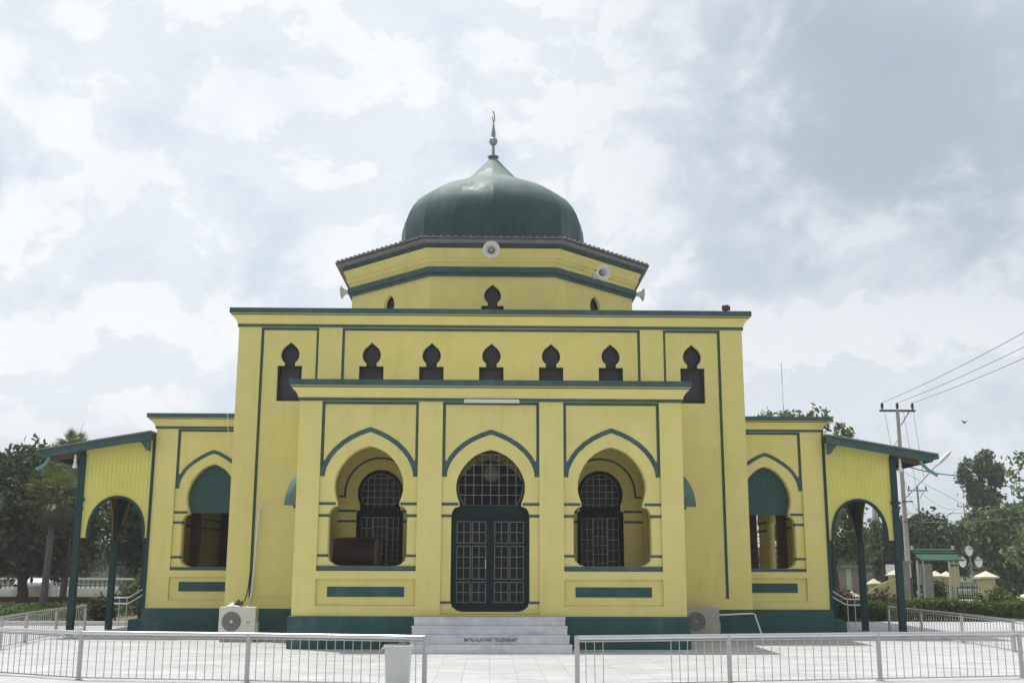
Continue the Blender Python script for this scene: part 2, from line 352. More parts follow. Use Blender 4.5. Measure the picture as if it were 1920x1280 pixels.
def plate(name, outer, holes, y0, y1, m, parent, T=None):
    """wall sheet in the x,z plane between y0 and y1 with openings"""
    cu = bpy.data.curves.new(name, 'CURVE'); cu.dimensions = '2D'; cu.fill_mode = 'BOTH'; cu.extrude = abs(y1 - y0) / 2
    for poly in [outer] + list(holes):
        sp_ = cu.splines.new('POLY'); sp_.points.add(len(poly) - 1); sp_.use_cyclic_u = True
        for i, (x, z) in enumerate(poly): sp_.points[i].co = (x, z, 0, 1)
    tmp = bpy.data.objects.new('tmp', cu); COL.objects.link(tmp)
    bpy.context.view_layer.update(); dg = bpy.context.evaluated_depsgraph_get()
    me = bpy.data.meshes.new_from_object(tmp.evaluated_get(dg)); bpy.data.objects.remove(tmp); bpy.data.curves.remove(cu)
    ym = (y0 + y1) / 2
    Mx = Matrix(((1, 0, 0, 0), (0, 0, -1, ym), (0, 1, 0, 0), (0, 0, 0, 1)))
    if T is not None: Mx = T @ Mx
    me.transform(Mx); me.name = name
    bm = bmesh.new(); bm.from_mesh(me); bmesh.ops.remove_doubles(bm, verts=bm.verts, dist=1e-5); bmesh.ops.recalc_face_normals(bm, faces=bm.faces); bm.to_mesh(me); bm.free()
    return link(name, me, m, parent)
def rect(x0, x1, z0, z1): return [(x0, z0), (x1, z0), (x1, z1), (x0, z1)]
def mirror(half, cx): return [(cx + x, z) for x, z in half] + [(cx - x, z) for x, z in reversed(half) if x > 1e-6]

# keyhole opening of the galleries: pointed horseshoe over a wider lower part
def keyhole(cx, ka=1.0, hr=.79, zb=1.59, peak=3.985):
    h = [(hr-.22, zb), (hr-.12, zb+.03), (hr-.03, zb+.10), (hr, zb+.22), (hr, 2.58), (hr-.015, 2.66), (hr-.06, 2.735), (hr-.13, 2.765), (.625*ka, 2.775),
         (.628*ka, 2.84), (.665*ka, 2.95), (.695*ka, 3.08), (.70*ka, 3.2), (.685*ka, 3.32), (.645*ka, 3.44), (.57*ka, 3.59), (.46*ka, 3.73), (.33*ka, 3.85), (.18*ka, 3.93), (.07*ka, 3.968), (0, 3.985)]
    h = [(x, z if z <= 2.84 else 2.84 + (z - 2.84)*(peak - 2.84)/1.145) for x, z in h]
    return mirror(h, cx)
def lobe(cx, z0, dz=0.0):                                        # high window: square foot, neck and pointed bulb
    h = [(.285, z0), (.285, 6.13+dz), (.125, 6.13+dz), (.125, 6.21+dz), (.165, 6.24+dz), (.205, 6.31+dz), (.218, 6.40+dz), (.20, 6.48+dz), (.155, 6.56+dz), (.08, 6.625+dz), (.03, 6.665+dz), (0, 6.70+dz)]
    return mirror(h, cx)

# ------------------------------------------------------------------ setting
def sheet(name, poly, z, m, kind='structure'):
    me = bpy.data.meshes.new(name); me.from_pydata([(x, y, z) for x, y in poly], [], [tuple(range(len(poly)))])
    o = link(name, me, m); o['kind'] = kind; return o
sheet('ground', [(-900, -300), (900, -300), (900, 1500), (-900, 1500)], -0.03, GRASS)
pv = MB().box(-34, 30, -12, 30.6, -.2, 0.0); o = pv.build('paved_forecourt', PAVE); o['kind'] = 'structure'
pv = MB().box(9.0, 30, 30.6, 33.4, -.2, 0.0); o = pv.build('side_pavement', PAVE); o['kind'] = 'structure'
sheet('road', [(-200, 76), (200, 76), (200, 86), (-200, 86)], -0.022, ASPH)
sheet('path', [(-60, 50), (60, 50), (60, 57), (-60, 57)], -0.024, KERB)
sheet('earth_bed', [(-40, 33), (9, 33), (9, 47), (-40, 47)], -0.025, SOIL)
k = MB().box(-17, -9.6, 30.35, 30.6, 0, .10).build('kerb', KERB); k['kind'] = 'structure'

# ------------------------------------------------------------------ mosque
mq = empty('mosque', (0, 22.16, 0)); tag(mq, 'yellow plaster mosque with green trim, arched porch and a green onion dome', 'mosque')
class Sub:                                                       # parent whose children are written in world coordinates
    pass
def P_(o, par=None):
    return o
_made = []
_old_link = link
def link(name, me, m, parent=None, loc=None):
    if parent is mq or (parent is not None and parent.get('_w')):
        me.transform(Matrix.Translation((0, -22.16, 0)))
    o = _old_link(name, me, m, parent, loc)
    if parent is mq or (parent is not None and parent.get('_w')): o['_w'] = 1; _made.append(o)
    return o

FR = 22.22                                                       # recessed wall face of the porch
bays = (-2.46, 0.0, 2.46)
# plinths
MB().box(-3.96, 3.96, 22.10, 24.98, 0, .62).build('plinth', GPL, mq, bevel=.012)
MB().box(-5.92, 5.92, 24.985, 37, 0, .655).build('plinth', GPL, mq, bevel=.012)
for s in (-1, 1):
    MB().box(s*5.925, s*7.99, 25.94, 36.5, 0, .62).build('plinth', GPL, mq, bevel=.012)
    MB().box(s*8.0, s*8.33, 26.1, 36.4, 0, .36).build('side_step', GPL, mq, bevel=.01)
# porch: proud pilaster layer, then the recessed layer with openings
ah = []
for cx in bays:
    if cx: ah += [rect(cx-.985, cx+.985, 1.49, 4.885), rect(cx-.985, cx+.985, .82, 1.335)]
    else: ah += [rect(-.985, .985, .66, 4.885)]
plate('porch_pilasters', rect(-3.9, 3.9, .621, 4.93), ah, 22.16, FR, YEL, mq)
bh = [keyhole(-2.46), keyhole(2.46), keyhole(0, 1.0, .79, .70, 3.92)]
plate('porch_wall', rect(-3.9, 3.9, .621, 5.15), bh, FR + .0005, 22.66, YEL, mq)
for s in (-1, 1):                                                # side walls of the porch with arches of their own
    T = Matrix.Translation((s*3.9, 0, 0)) @ Matrix.Rotation(-s*math.pi/2, 4, 'Z') if False else None
    def sidehole(cy): return [(x, z) for x, z in keyhole(cy, 1.0, .86)]
    Mside = Matrix(((0, -s, 0, s*3.9), (1, 0, 0, 0), (0, 0, 1, 0), (0, 0, 0, 1)))
    # local x -> world y ; local y (0..) -> inwards
    Mside = Matrix(((0, -s, 0, s*3.9), (1, 0, 0, 0), (0, 0, 1, 0), (0, 0, 0, 1)))
    plate('porch_side_wall', rect(22.665, 25.0, .621, 5.15), [sidehole(23.85)], 0.0, .35, YEL, mq, T=Mside)
MB().box(-3.85, 3.85, 22.2, 25.0, 5.151, 5.26).build('porch_roof', CEIL, mq)
MB().box(-3.55, 3.55, 22.5, 24.99, .622, .64).build('porch_floor', FLOORT, mq)

def cornice(x0, x1, y0, y1, zb, k=1.0):
    """stepped and coved cornice swept round a box"""
    def sweep(prof, name, m):
        mb = MB()
        for (o_, z_) in prof: mb.v += [(x0-o_, y0-o_, z_), (x1+o_, y0-o_, z_), (x1+o_, y1+o_, z_), (x0-o_, y1+o_, z_)]
        for i in range(len(prof) - 1):
            for j in range(4): j2 = (j + 1) % 4; mb.f.append((i*4+j, i*4+j2, (i+1)*4+j2, (i+1)*4+j))
        return mb.build(name, m, mq, recalc=True)
    z = lambda h: zb + h * k
    sweep([(-.02, z(0)), (.03, z(0)), (.03, z(.065)), (-.02, z(.065))], 'cornice_band', GRN)
    cove = [(.02, z(.066)), (.035, z(.066)), (.045, z(.11)), (.07, z(.16)), (.11, z(.205)), (.145, z(.235)), (.15, z(.255)), (-.02, z(.255))]
    sweep(cove, 'cornice_cove', YEL)
    sweep([(-.02, z(.256)), (.162, z(.256)), (.162, z(.278)), (-.02, z(.278))], 'cornice_band', GRN)
    sweep([(-.02, z(.279)), (.172, z(.279)), (.172, z(.296)), (-.02, z(.296))], 'cornice_fillet', YEL)
    sweep([(-.02, z(.297)), (.20, z(.297)), (.20, z(.415)), (-.30, z(.415)), (-.30, z(.30))], 'cornice_slab', GRN)
cornice(-3.9, 3.9, 22.16, 24.78, 4.886)

def trim_bay(cx, FRy, ztop, zfoot, hw=.985, wedge=True, peak=4.31, only=(1, -1)):
    y0, y1 = FRy - .006, FRy + .02
    mb = MB()
    for s in only:
        x = cx + s * (hw - .030)
        mb.box(x - .03, x + .03, y0, y1, zfoot, ztop)
    a = cx - (hw - .061 if -1 in only else -hw*0); b = cx + (hw - .061 if 1 in only else 0)
    if -1 not in only: a = cx - .82
    if 1 not in only: b = cx + .82
    mb.box(a, b, y0, y1, ztop - .06, ztop)
    mb.build('frame_trim', GRN, mq)
    k_ = hw / .985
    half = [(.937*k_, 3.36), (.930*k_, 3.44), (.908*k_, 3.54), (.865*k_, 3.64), (.80*k_, 3.76), (.70*k_, 3.89), (.55*k_, 4.03), (.38*k_, 4.145), (.20*k_, 4.235), (.07*k_, 4.285), (0, 4.31)]
    half = [(x, z if z < 3.6 else 3.6 + (z-3.6)*(peak-3.6)/.71) for x, z in half]
    pts = []
    if -1 in only: pts = [(cx - x, z) for x, z in half]
    if 1 in only: pts = pts + [(cx + x, z) for x, z in reversed(half)][(1 if pts else 0):]
    if only == (-1,): pts = pts + [(cx + x, z) for x, z in reversed(half)][1:5]
    if only == (1,): pts = [(cx - x, z) for x, z in half][5:-1] + pts
    mb = MB().ribbon(pts, .095, y0 - .001, y1)
    for s in only: mb.prism([(cx + s*(hw-.055), 3.3605), (cx + s*(hw-.055), 3.70), (cx + s*.875*k_, 3.64), (cx + s*.90*k_, 3.50)][::s], y0 - .002, y1)
    mb.build('arch_trim', GRN, mq)
def bands(cx, FRy, zs, hw, hr, only=(1, -1), ha=.66):
    for (za, zb_) in zs:
        for s in only:
            inner = ha if za > 2.7 else hr
            MB().box(cx + s*(inner - .012), cx + s*hw, FRy - .008, FRy + .14, za, zb_).build('wall_band', GRN, mq)
ZB = ((2.785, 2.84), (2.55, 2.605), (1.765, 1.815))
for cx in bays:
    trim_bay(cx, FR, 4.884, 3.36, peak=4.31 if cx else 4.27)
    if cx:
        bands(cx, FR, ZB, .984, .79)
        MB().box(cx-.984, cx+.984, FR-.03, 22.70, 1.495, 1.588).build('sill', GRN, mq)
        MB().box(cx-.76, cx+.76, FR-.012, FR+.02, .99, 1.185).build('panel_strip', GPL, mq)
    else:
        bands(cx, FR, ((2.785, 2.84), (2.55, 2.605), (.86, .91)), .984, .79)
        MB().box(-.98, .98, FR-.045, 22.66, .625, .665).build('threshold', GRN, mq)

# inner wall = face of the prayer hall
HY = 25.0; HB = 25.05
def inwin(cx):                                                   # round-headed window opening in the hall wall
    h = [(.53, 1.36), (.53, 2.80), (.46, 2.82), (.46, 2.95)]
    for i in range(0, 13):
        a = -0.42 + i * (math.pi/2 + .42) / 12; h.append((.52*math.cos(a), 3.2 + .54*math.sin(a)))
    h[-1] = (0, 3.74)
    return mirror(h, cx)
ha_ = [rect(-3.48, 3.48, .70, 7.03), rect(-5.36, -4.02, .88, 7.03), rect(4.02, 5.36, .88, 7.03)]
plate('hall_pilasters', rect(-5.88, 5.88, .656, 7.04), ha_, HY, HB, YEL, mq)
hh = [lobe(c_, 5.30) for c_ in (-2.79, -1.395, 0, 1.395, 2.79)] + [lobe(-4.68, 5.30), lobe(4.70, 5.30)]
hh += [inwin(-2.5), inwin(2.5), keyhole(0, 1.15, .9, .72)]
plate('hall_wall', rect(-5.88, 5.88, .656, 7.28), hh, HB + .0005, 25.42, YEL, mq)
MB().box(-5.88, -5.5, 25.421, 36.9, .656, 7.28).build('hall_side_wall', YEL, mq)
MB().box(5.5, 5.88, 25.421, 36.9, .656, 7.28).build('hall_side_wall', YEL, mq)
MB().box(-5.49, 5.49, 36.5, 36.9, .656, 7.28).build('hall_rear_wall', YEL, mq)
MB().box(-5.8, 5.8, 25.1, 36.8, 7.281, 7.38).build('hall_roof', CONC, mq)
cornice(-5.88, 5.88, 25.0, 36.9, 7.035)
# trims of the high panels
def panel_trim(x0, x1, ztop, zl, zr):
    y0, y1 = HB - .006, HB + .02
    mb = MB().box(x0, x0 + .06, y0, y1, zl, ztop).box(x1 - .06, x1, y0, y1, zr, ztop).box(x0 + .061, x1 - .061, y0, y1, ztop - .06, ztop)
    mb.build('frame_trim', GRN, mq)
panel_trim(-3.48, 3.48, 7.028, 5.2, 5.2); panel_trim(-5.36, -4.02, 7.028, .90, 5.2); panel_trim(4.02, 5.36, 7.028, 5.2, .90)
# high lobed windows
for c_ in (-4.68, -2.79, -1.395, 0, 1.395, 2.79, 4.70):
    sh = lobe(c_, 5.30); cxm = c_
    inner = [(cxm + (x - cxm) * .84, 6.0 + (z - 6.0) * .955) for x, z in sh]
    fr_ = plate('window', sh, [inner], 25.14, 25.22, BLACK, mq)
    g_ = plate('window_mesh', sh, [], 25.24, 25.26, DARKM, fr_)
    MB().box(c_-.285, c_+.285, 25.10, 25.2, 6.10, 6.13).build('transom', BLACK, fr_)
# round-headed hall windows behind the porch
for s in (-1, 1):
    cx = s * 2.5
    def circ(r_, z0, lo, n=14):
        return [(r_*math.cos(a), z0 + r_*1.03*math.sin(a)) for a in [lo + i*(math.pi/2 - lo)/n for i in range(n)]] + [(0, z0 + r_*1.03)]
    hole_top = mirror([(.30, 2.90)] + circ(.44, 3.2, -.55), cx)
    fr_ = plate('window', inwin(cx), [hole_top, rect(cx-.43, cx+.43, 1.45, 2.68)], 25.13, 25.21, DKG, mq)
    MB().prism(mirror([(.30, 2.90)] + circ(.44, 3.2, -.55), cx), 25.185, 25.19).build('pane', GLASS, fr_)
    MB().box(cx-.43, cx+.43, 25.185, 25.19, 1.45, 2.68).build('pane', GLASS, fr_)
    g = MB()
    for i in range(5):
        x = cx + (i - 2) * .145; hgt = .45 * math.sqrt(max(0, 1 - ((x-cx)/.45)**2)); g.box(x-.007, x+.007, 25.16, 25.175, 2.90, 3.2 + hgt)
    for i in range(5):
        z = 2.97 + i * .145; dz = abs(z - 3.2); wv = math.sqrt(max(.01, .45**2 - dz**2)); g.box(cx-wv, cx+wv, 25.158, 25.173, z-.007, z+.007)
    g.ribbon([(cx + .44*math.cos(t), 3.2 + .45*math.sin(t)) for t in [(-.55 + i*(math.pi+1.1)/28) for i in range(29)]], .018, 25.15, 25.17)
    for (xa, xb, rows, z1_) in ((-.42, -.17, 5, 2.66), (-.15, .15, 6, 2.66), (.17, .42, 5, 2.66)):
        n = 3 if xa == -.15 else 2
        for i in range(n + 1): x = cx + xa + (xb - xa) * i / n; g.box(x-.007, x+.007, 25.16, 25.175, 1.46, z1_)
        for i in range(rows + 1): z = 1.46 + (z1_ - 1.46) * i / rows; g.box(cx+xa, cx+xb, 25.158, 25.173, z-.007, z+.007)
    g.build('window_bars', GREYB, fr_)
    # painted outline and bands round it on the hall wall
    y0, y1 = HB - .006, HB + .02
    arc = [(cx + .80*math.cos(t), 3.2 + .80*math.sin(t)) for t in [i*math.pi/24 for i in range(25)]]
    MB().ribbon([(cx + .93, 3.13), (cx + .80, 3.13)] + arc + [(cx - .80, 3.13), (cx - .93, 3.13)], .045, y0, y1).build('arch_trim', GRN, mq)
    for za, zb_ in ((2.78, 2.83), (2.55, 2.60)):
        for q in (-1, 1): MB().box(cx + q*.53, cx + q*.95, y0, y1, za, zb_).build('wall_band', GRN, mq)

# main door in the porch's middle arch
dr = MB().box(-.005, .005, 22.46, 22.47, .70, .71).build('main_door', DKG, mq)
shp = keyhole(0, .99, .785, .705, 3.91)
def tymp(n=1):
    return [(x*.965, z) for x, z in mirror([(.60, 2.80), (.628, 2.90), (.665, 3.0), (.69, 3.12), (.69, 3.22), (.67, 3.34), (.625, 3.46), (.55, 3.6), (.44, 3.73), (.31, 3.84), (.16, 3.91), (0, 3.945 - .07)], 0)]
plate('door_frame', shp, [tymp(), rect(-.69, .69, .80, 2.56)], 22.42, 22.50, DKG, dr)
MB().box(-.69, .69, 22.41, 22.49, 2.561, 2.74).build('transom', DKG, dr)
MB().prism(tymp(), 22.46, 22.465).build('fanlight_glass', CLEAR, dr)
g = MB()
def half_w(z):
    if z < 3.2: return .66 - max(0, 3.1 - z) * .18
    return .69 * math.sqrt(max(0, 1 - ((z - 3.2) / .72)**1.9))
for i in range(-3, 4):
    x = i * .172; zt = 3.2 + .72 * (1 - (abs(x)/.69)**1.95)**.5 if abs(x) < .69 else 3.2
    g.box(x-.008, x+.008, 22.43, 22.445, 2.76, min(zt, 3.88))
for i in range(6):
    z = 2.80 + i * .205; hw_ = half_w(z); g.box(-hw_, hw_, 22.428, 22.443, z-.008, z+.008)
g.ribbon([(.66*math.cos(t), 3.2 + .66*math.sin(t)) for t in [(-.75 + i*.75/8) for i in range(9)]], .018, 22.42, 22.44)
g.ribbon([(-.66*math.cos(t), 3.2 + .66*math.sin(t)) for t in [(-.75 + i*.75/8) for i in range(9)]], .018, 22.42, 22.44)
g.build('fanlight_bars', DOORB, dr)
for s in (-1, 1):
    cols = ((.09, .36), (.40, .67)); rows = ((2.05, 2.47), (1.34, 1.985), (.885, 1.275))
    holes = [rect(min(s*a, s*b), max(s*a, s*b), za, zb_) for a, b in cols for za, zb_ in rows]
    lf = plate('door_leaf', rect(min(s*.006, s*.688), max(s*.006, s*.688), .802, 2.558), holes, 22.43, 22.475, DKG, dr)
    g = MB(); gl = MB()
    for a, b in cols:
        for (za, zb_), nr in zip(rows, (2, 3, 2)):
            xa, xb = min(s*a, s*b), max(s*a, s*b); gl.box(xa, xb, 22.452, 22.456, za, zb_)
            for i in range(3): x = xa + (xb - xa)*i/2; g.box(x-.008, x+.008, 22.42, 22.44, za, zb_)
            for i in range(nr + 1): z = za + (zb_ - za)*i/nr; g.box(xa, xb, 22.418, 22.438, z-.008, z+.008)
    gl.build('door_glass', GLASS, lf); g.build('door_bars', DOORB, lf)
MB().box(-.10, -.085, 22.385, 22.43, 1.55, 1.72).build('door_handle', STEEL, dr)

# front steps with the painted warning
st = MB()
fronts = (21.0, 21.28, 21.56, 21.84); hws = (1.535, 1.505, 1.485, 1.465)
for i in range(4):
    st.box(-hws[i], hws[i], fronts[i], 22.099, .155*i + (.001 if i else 0), .155*(i+1) - .022)
steps = st.build('front_steps', MARB, mq, bevel=.004)
for i in range(4):
    MB().box(-hws[i] - .012, hws[i] + .012, fronts[i] - .015, 22.097 if i == 3 else fronts[i+1] - .002, .155*(i+1) - .0215, .155*(i+1)).build('tread', MARB, steps, bevel=.004)
cu = bpy.data.curves.new('lettering', 'FONT'); cu.body = 'BATAS ALAS KAKI " DI LEPASKAN"'; cu.size = .088; cu.align_x = 'CENTER'; cu.extrude = .0015; cu.offset = .0012
tmp = bpy.data.objects.new('tmp', cu); COL.objects.link(tmp); bpy.context.view_layer.update()
me = bpy.data.meshes.new_from_object(tmp.evaluated_get(bpy.context.evaluated_depsgraph_get())); bpy.data.objects.remove(tmp)
xs = [v.co.x for v in me.vertices]; kx = 1.0 / (max(xs) - min(xs))
me.transform(Matrix.Translation((.02, 21.277, .205)) @ Matrix(((kx, 0, 0, 0), (0, 0, -1, 0), (0, 1, 0, 0), (0, 0, 0, 1))))
link('lettering', me, LETTER, steps)

# side wings (galleries)
WY = 26.0; WB = 26.05
for s in (-1, 1):
    cx = s * 6.56; only = (s,)
    xo, xi = s*7.93, s*5.885
    X = lambda a, b: (min(a, b), max(a, b))
    a0, a1 = X(xi, xo)
    b0, b1 = X(xi, s*7.42)
    plate('wing_pilaster', rect(a0, a1, .621, 4.80), [rect(*X(s*5.93, s*7.42), 1.475, 4.76), rect(*X(s*5.93, s*7.42), .80, 1.33)], WY, WB, YEL, mq)
    hole = [(cx + (x - cx), z) for x, z in keyhole(cx, .84, .66, 1.55, 3.94)]
    plate('wing_wall', rect(a0, a1, .621, 4.98), [hole], WB + .0005, 26.40, YEL, mq)
    # trims
    y0, y1 = WB - .006, WB + .02
    MB().box(*X(s*7.36, s*7.418), y0, y1, 3.36, 4.758).box(*X(s*5.9, s*7.359), y0, y1, 4.70, 4.758).build('frame_trim', GRN, mq)
    half = [(.815, 3.36), (.805, 3.46), (.78, 3.56), (.735, 3.66), (.66, 3.79), (.56, 3.90), (.43, 4.0), (.28, 4.10), (.12, 4.185), (0, 4.225)]
    pts = [(cx + s*x, z) for x, z in half] + [(cx - s*x, z) for x, z in reversed(half)][1:6]
    mb = MB().ribbon(pts, .085, y0 - .001, y1)
    tri = [(s*7.365, 3.3605), (s*7.365, 3.72), (cx + s*.73, 3.66), (cx + s*.775, 3.5)]
    mb.prism(tri if s > 0 else tri[::-1], y0 - .002, y1).build('arch_trim', GRN, mq)
    for za, zb_ in ((2.775, 2.83), (2.54, 2.595), (1.745, 1.80)):
        inner = .55 if za > 2.7 else .655
        MB().box(*X(cx + s*(inner-.01), s*7.418), WB-.008, WB+.14, za, zb_).build('wall_band', GRN, mq)
    MB().box(*X(s*5.93, s*7.418), WB-.03, 26.43, 1.46, 1.548).build('sill', GRN, mq)
    MB().box(*X(s*5.93, s*7.20), WB-.012, WB+.02, 1.0, 1.215).build('panel_strip', GPL, mq)
    # green cloth blind closing the arch head
    bl = mirror([(.56, 2.80), (.60, 3.1), (.60, 3.3), (.55, 3.48), (.46, 3.65), (.34, 3.79), (.20, 3.88), (0, 3.96)], cx)
    MB().prism(bl, 26.28, 26.30).build('arch_blind', CLOTH, mq)
    # outer side wall with three arches onto the verandah, a rear wall, roof and floor
    Mside = Matrix(((0, -s, 0, s*7.93), (1, 0, 0, 0), (0, 0, 1, 0), (0, 0, 0, 1)))
    plate('wing_side_wall', rect(26.401, 36.0, .621, 4.98), [keyhole(c_, 1.0, .8, .70) for c_ in ((29.95, 32.5, 34.9) if s > 0 else (34.9,))], 0.0, .2, YEL, mq, T=Mside)
    rh = keyhole(s*6.6, .8, .6, .70)
    plate('wing_rear_wall', rect(*X(s*5.885, s*7.72), .621, 4.98), [rh], 36.0, 36.35, YEL, mq)
    for yy in (28.75, 31.9):
        MB().box(*X(s*7.50, s*7.725), yy, yy + .18, .622, 4.97).build('gallery_post', BROWN, mq)
    for ya, yb in (((26.45, 28.7), (30.78, 31.66)) if s > 0 else ((26.45, 28.7), (29.0, 31.85), (32.15, 34.0))):
        for za in (2.78, 2.55): MB().box(*X(s*7.71, s*7.74), ya, yb, za, za + .05).build('wall_band', GRN, mq)
    MB().box(*X(s*5.885, s*7.72), 26.3, 36.0, .6225, .64).build('gallery_floor', FLOORT, mq)
    MB().box(*X(s*5.89, s*7.9), 26.1, 36.3, 4.981, 5.05).build('wing_roof', CEIL, mq)
    if s > 0: cornice(5.9, 7.93, 26.0, 36.35, 4.765, .83)
    else: cornice(-7.93, -5.9, 26.0, 36.35, 4.765, .83)

    # verandah: boarded front panel with an arch, posts, sloping roof
    pn = [(s*7.98, 2.2), (s*8.09, 2.2)]
    xc = s*8.72
    arch = [(s*8.09, 2.2)] + []
    t_ = []
    for i in range(0, 21):
        a = math.pi * i / 20
        x = -.65 * math.cos(a); z = 2.22 + .93 * (math.sin(a) ** .80) * (1 if True else 1)
        t_.append((xc + s * x, z))
    outer = [(s*7.97, 2.2)] + t_ + [(s*9.54, 2.2), (s*9.54, 4.24), (s*7.97, 4.50)]
    if s < 0: outer = outer[::-1]
    pnl = plate('board_panel', outer, [], 25.985, 26.02, YBRD, mq)
    mb = MB()                                                    # joints between the boards
    for i in range(1, 17):
        x = 7.97 + i * .094; zt = 4.50 - (x - 7.97) * .1656 - .02
        dx = abs(x - 8.72); zb_ = 2.2 if dx > .65 else 2.22 + .93 * (math.sin(math.acos(min(1, dx/.65))) ** .80)
        mb.box(s*(x - .0025), s*(x + .0025), 25.981, 25.986, zb_ + .05, zt)
    mb.build('board_joints', mat('board_joint_paint', (.62, .565, .145), .7) if 'board_joint_paint' not in MATS else MATS['board_joint_paint'], pnl)
    mb = MB().ribbon([(x, z) for x, z in t_] , .06, 25.955, 26.05)
    mb.box(*X(s*7.935, s*7.99), 25.96, 26.04, .36, 4.50)
    mb.build('panel_edging', POSTG, mq)
    MB().box(*X(s*9.50, s*9.56), 25.955, 26.04, 2.15, 2.2).box(*X(s*7.97, s*8.05), 25.955, 26.04, 2.15, 2.2).build('panel_foot', POSTG, mq)
    for j in range(5):
        y = 26.0 + 2.6 * j
        pst = MB().box(s*9.6 - .075, s*9.6 + .075, y - .075, y + .075, 0, 4.15).build('verandah_post', POSTG, mq, bevel=.01)
        MB().box(s*9.6 - .11, s*9.6 + .11, y - .11, y + .11, 3.05, 3.11).build('post_collar', POSTG, pst); MB().box(s*9.6 - .09, s*9.6 + .09, y - .09, y + .09, 2.86, 2.9).build('post_collar', POSTG, pst)
        yr = y; y = y + .12 if j == 0 else y
        rf = MB(); rf.add([(s*7.94, y-.04, 4.40), (s*10.4, y-.04, 3.99), (s*10.4, y+.04, 3.99), (s*7.94, y+.04, 4.40), (s*7.94, y-.04, 4.53), (s*10.4, y-.04, 4.12), (s*10.4, y+.04, 4.12), (s*7.94, y+.04, 4.53)],
               [(0,3,2,1),(4,5,6,7),(0,1,5,4),(1,2,6,5),(2,3,7,6),(3,0,4,7)])
        rf.build('rafter', RAFT, mq); y = yr
        if j < 4:                                                # arched valance between two posts, seen end-on
            Mv = Matrix(((0, -s, 0, s*9.63), (1, 0, 0, 0), (0, 0, 1, 0), (0, 0, 0, 1)))
            yc = y + 1.3; vv = [(y+.08, 4.12), (y+.08, 2.2)]
            for i in range(0, 25):
                a = math.pi * i / 24; vv.append((yc - 1.12*math.cos(a), 2.25 + 1.25*(math.sin(a)**.8)))
            vv += [(y+2.52, 2.2), (y+2.52, 4.12)]
            plate('valance', vv, [], 0.0, .03, BROWN, mq, T=Mv)
    # a dark brace fan at the second post, as seen through the arch
    for j in (1, 2):
        y = 26 + 2.6*j
        fan = [(s*9.52, 2.35), (s*9.45, 2.75), (s*9.25, 3.1), (s*8.95, 3.35), (s*8.3, 3.62), (s*8.3, 4.3), (s*9.52, 4.1)]
        MB().prism(fan if s > 0 else fan[::-1], y - .03, y + .03).build('brace', DKG, mq)
        MB().tube([(s*9.42, y-.05, 2.6), (s*9.18, y-.05, 3.45)], .035, 6).build('brace_strut', RAFT, mq)
    # roof sheet, fascia board, gutter pipe
    def slab(xa, za, xb, zb_, th, ya, yb, name, m, par=mq):
        a, b = (xa, za), (xb, zb_)
        return MB().add([(xa, ya, za), (xb, ya, zb_), (xb, yb, zb_), (xa, yb, za), (xa, ya, za+th), (xb, ya, zb_+th), (xb, yb, zb_+th), (xa, yb, za+th)],
                        [(0,3,2,1),(4,5,6,7),(0,1,5,4),(1,2,6,5),(2,3,7,6),(3,0,4,7)]).build(name, m, par)
    rs = slab(s*7.95, 4.64, s*10.58, 4.19, .035, 25.60, 36.8, 'verandah_roof', ROOFT)
    slab(s*7.95, 4.46, s*10.46, 4.03, .175, 25.66, 25.70, 'fascia_board', GRN, rs)
    MB().add([(s*10.42, 25.70, 4.03), (s*10.46, 25.70, 4.03), (s*10.46, 36.8, 4.03), (s*10.42, 36.8, 4.03), (s*10.42, 25.70, 4.19), (s*10.46, 25.70, 4.19), (s*10.46, 36.8, 4.19), (s*10.42, 36.8, 4.19)],
             [(0,3,2,1),(4,5,6,7),(0,1,5,4),(1,2,6,5),(2,3,7,6),(3,0,4,7)]).build('fascia_board', GRN, rs)
    MB().box(*X(s*10.465, s*10.60), 25.64, 36.8, 4.10, 4.185).build('gutter', GRN, rs)
    MB().tube([(s*10.28, 25.66, 4.02), (s*10.28, 25.62, 3.96), (s*10.34, 25.6, 3.86), (s*10.50, 25.55, 3.74)] if s < 0 else [(s*10.16, 25.66, 4.05), (s*10.18, 25.62, 3.97), (s*10.30, 25.6, 3.84), (s*10.50, 25.55, 3.70)], .04, 8).build('downspout', TEAL, rs, smooth=True)
    MB().prism([(s*7.98, 4.46), (s*8.22, 4.42), (s*8.14, 4.34), (s*8.06, 4.22), (s*7.98, 4.20)][::s], 25.72, 25.80).build('bracket', GRN, rs)

# green awnings over the porch's side arches
for s in (-1, 1):
    vs = []; fs = []; n = 14; K = 6
    for i in range(n + 1):
        a = i / n * math.pi
        for q in range(K + 1):
            tq = q / K; o_ = .44*math.sin(tq*math.pi/2); hs = .80*(math.cos(tq*math.pi/2*.80))
            vs.append((s*(3.905 + o_), 23.85 - .64*math.cos(a)*(1 - .12*tq), 2.83 + hs*math.sin(a)**.75))
    for i in range(n):
        for q in range(K): b = i*(K+1) + q; fs.append((b, b+K+1, b+K+2, b+1))
    aw = MB().add(vs, fs).build('side_awning', mat('faded_awning_cloth', (.11, .165, .15), .85, var=.2, scale=6) if 'faded_awning_cloth' not in MATS else MATS['faded_awning_cloth'], mq, smooth=True, recalc=False)
    sm = aw.modifiers.new('t', 'SOLIDIFY'); sm.thickness = .015

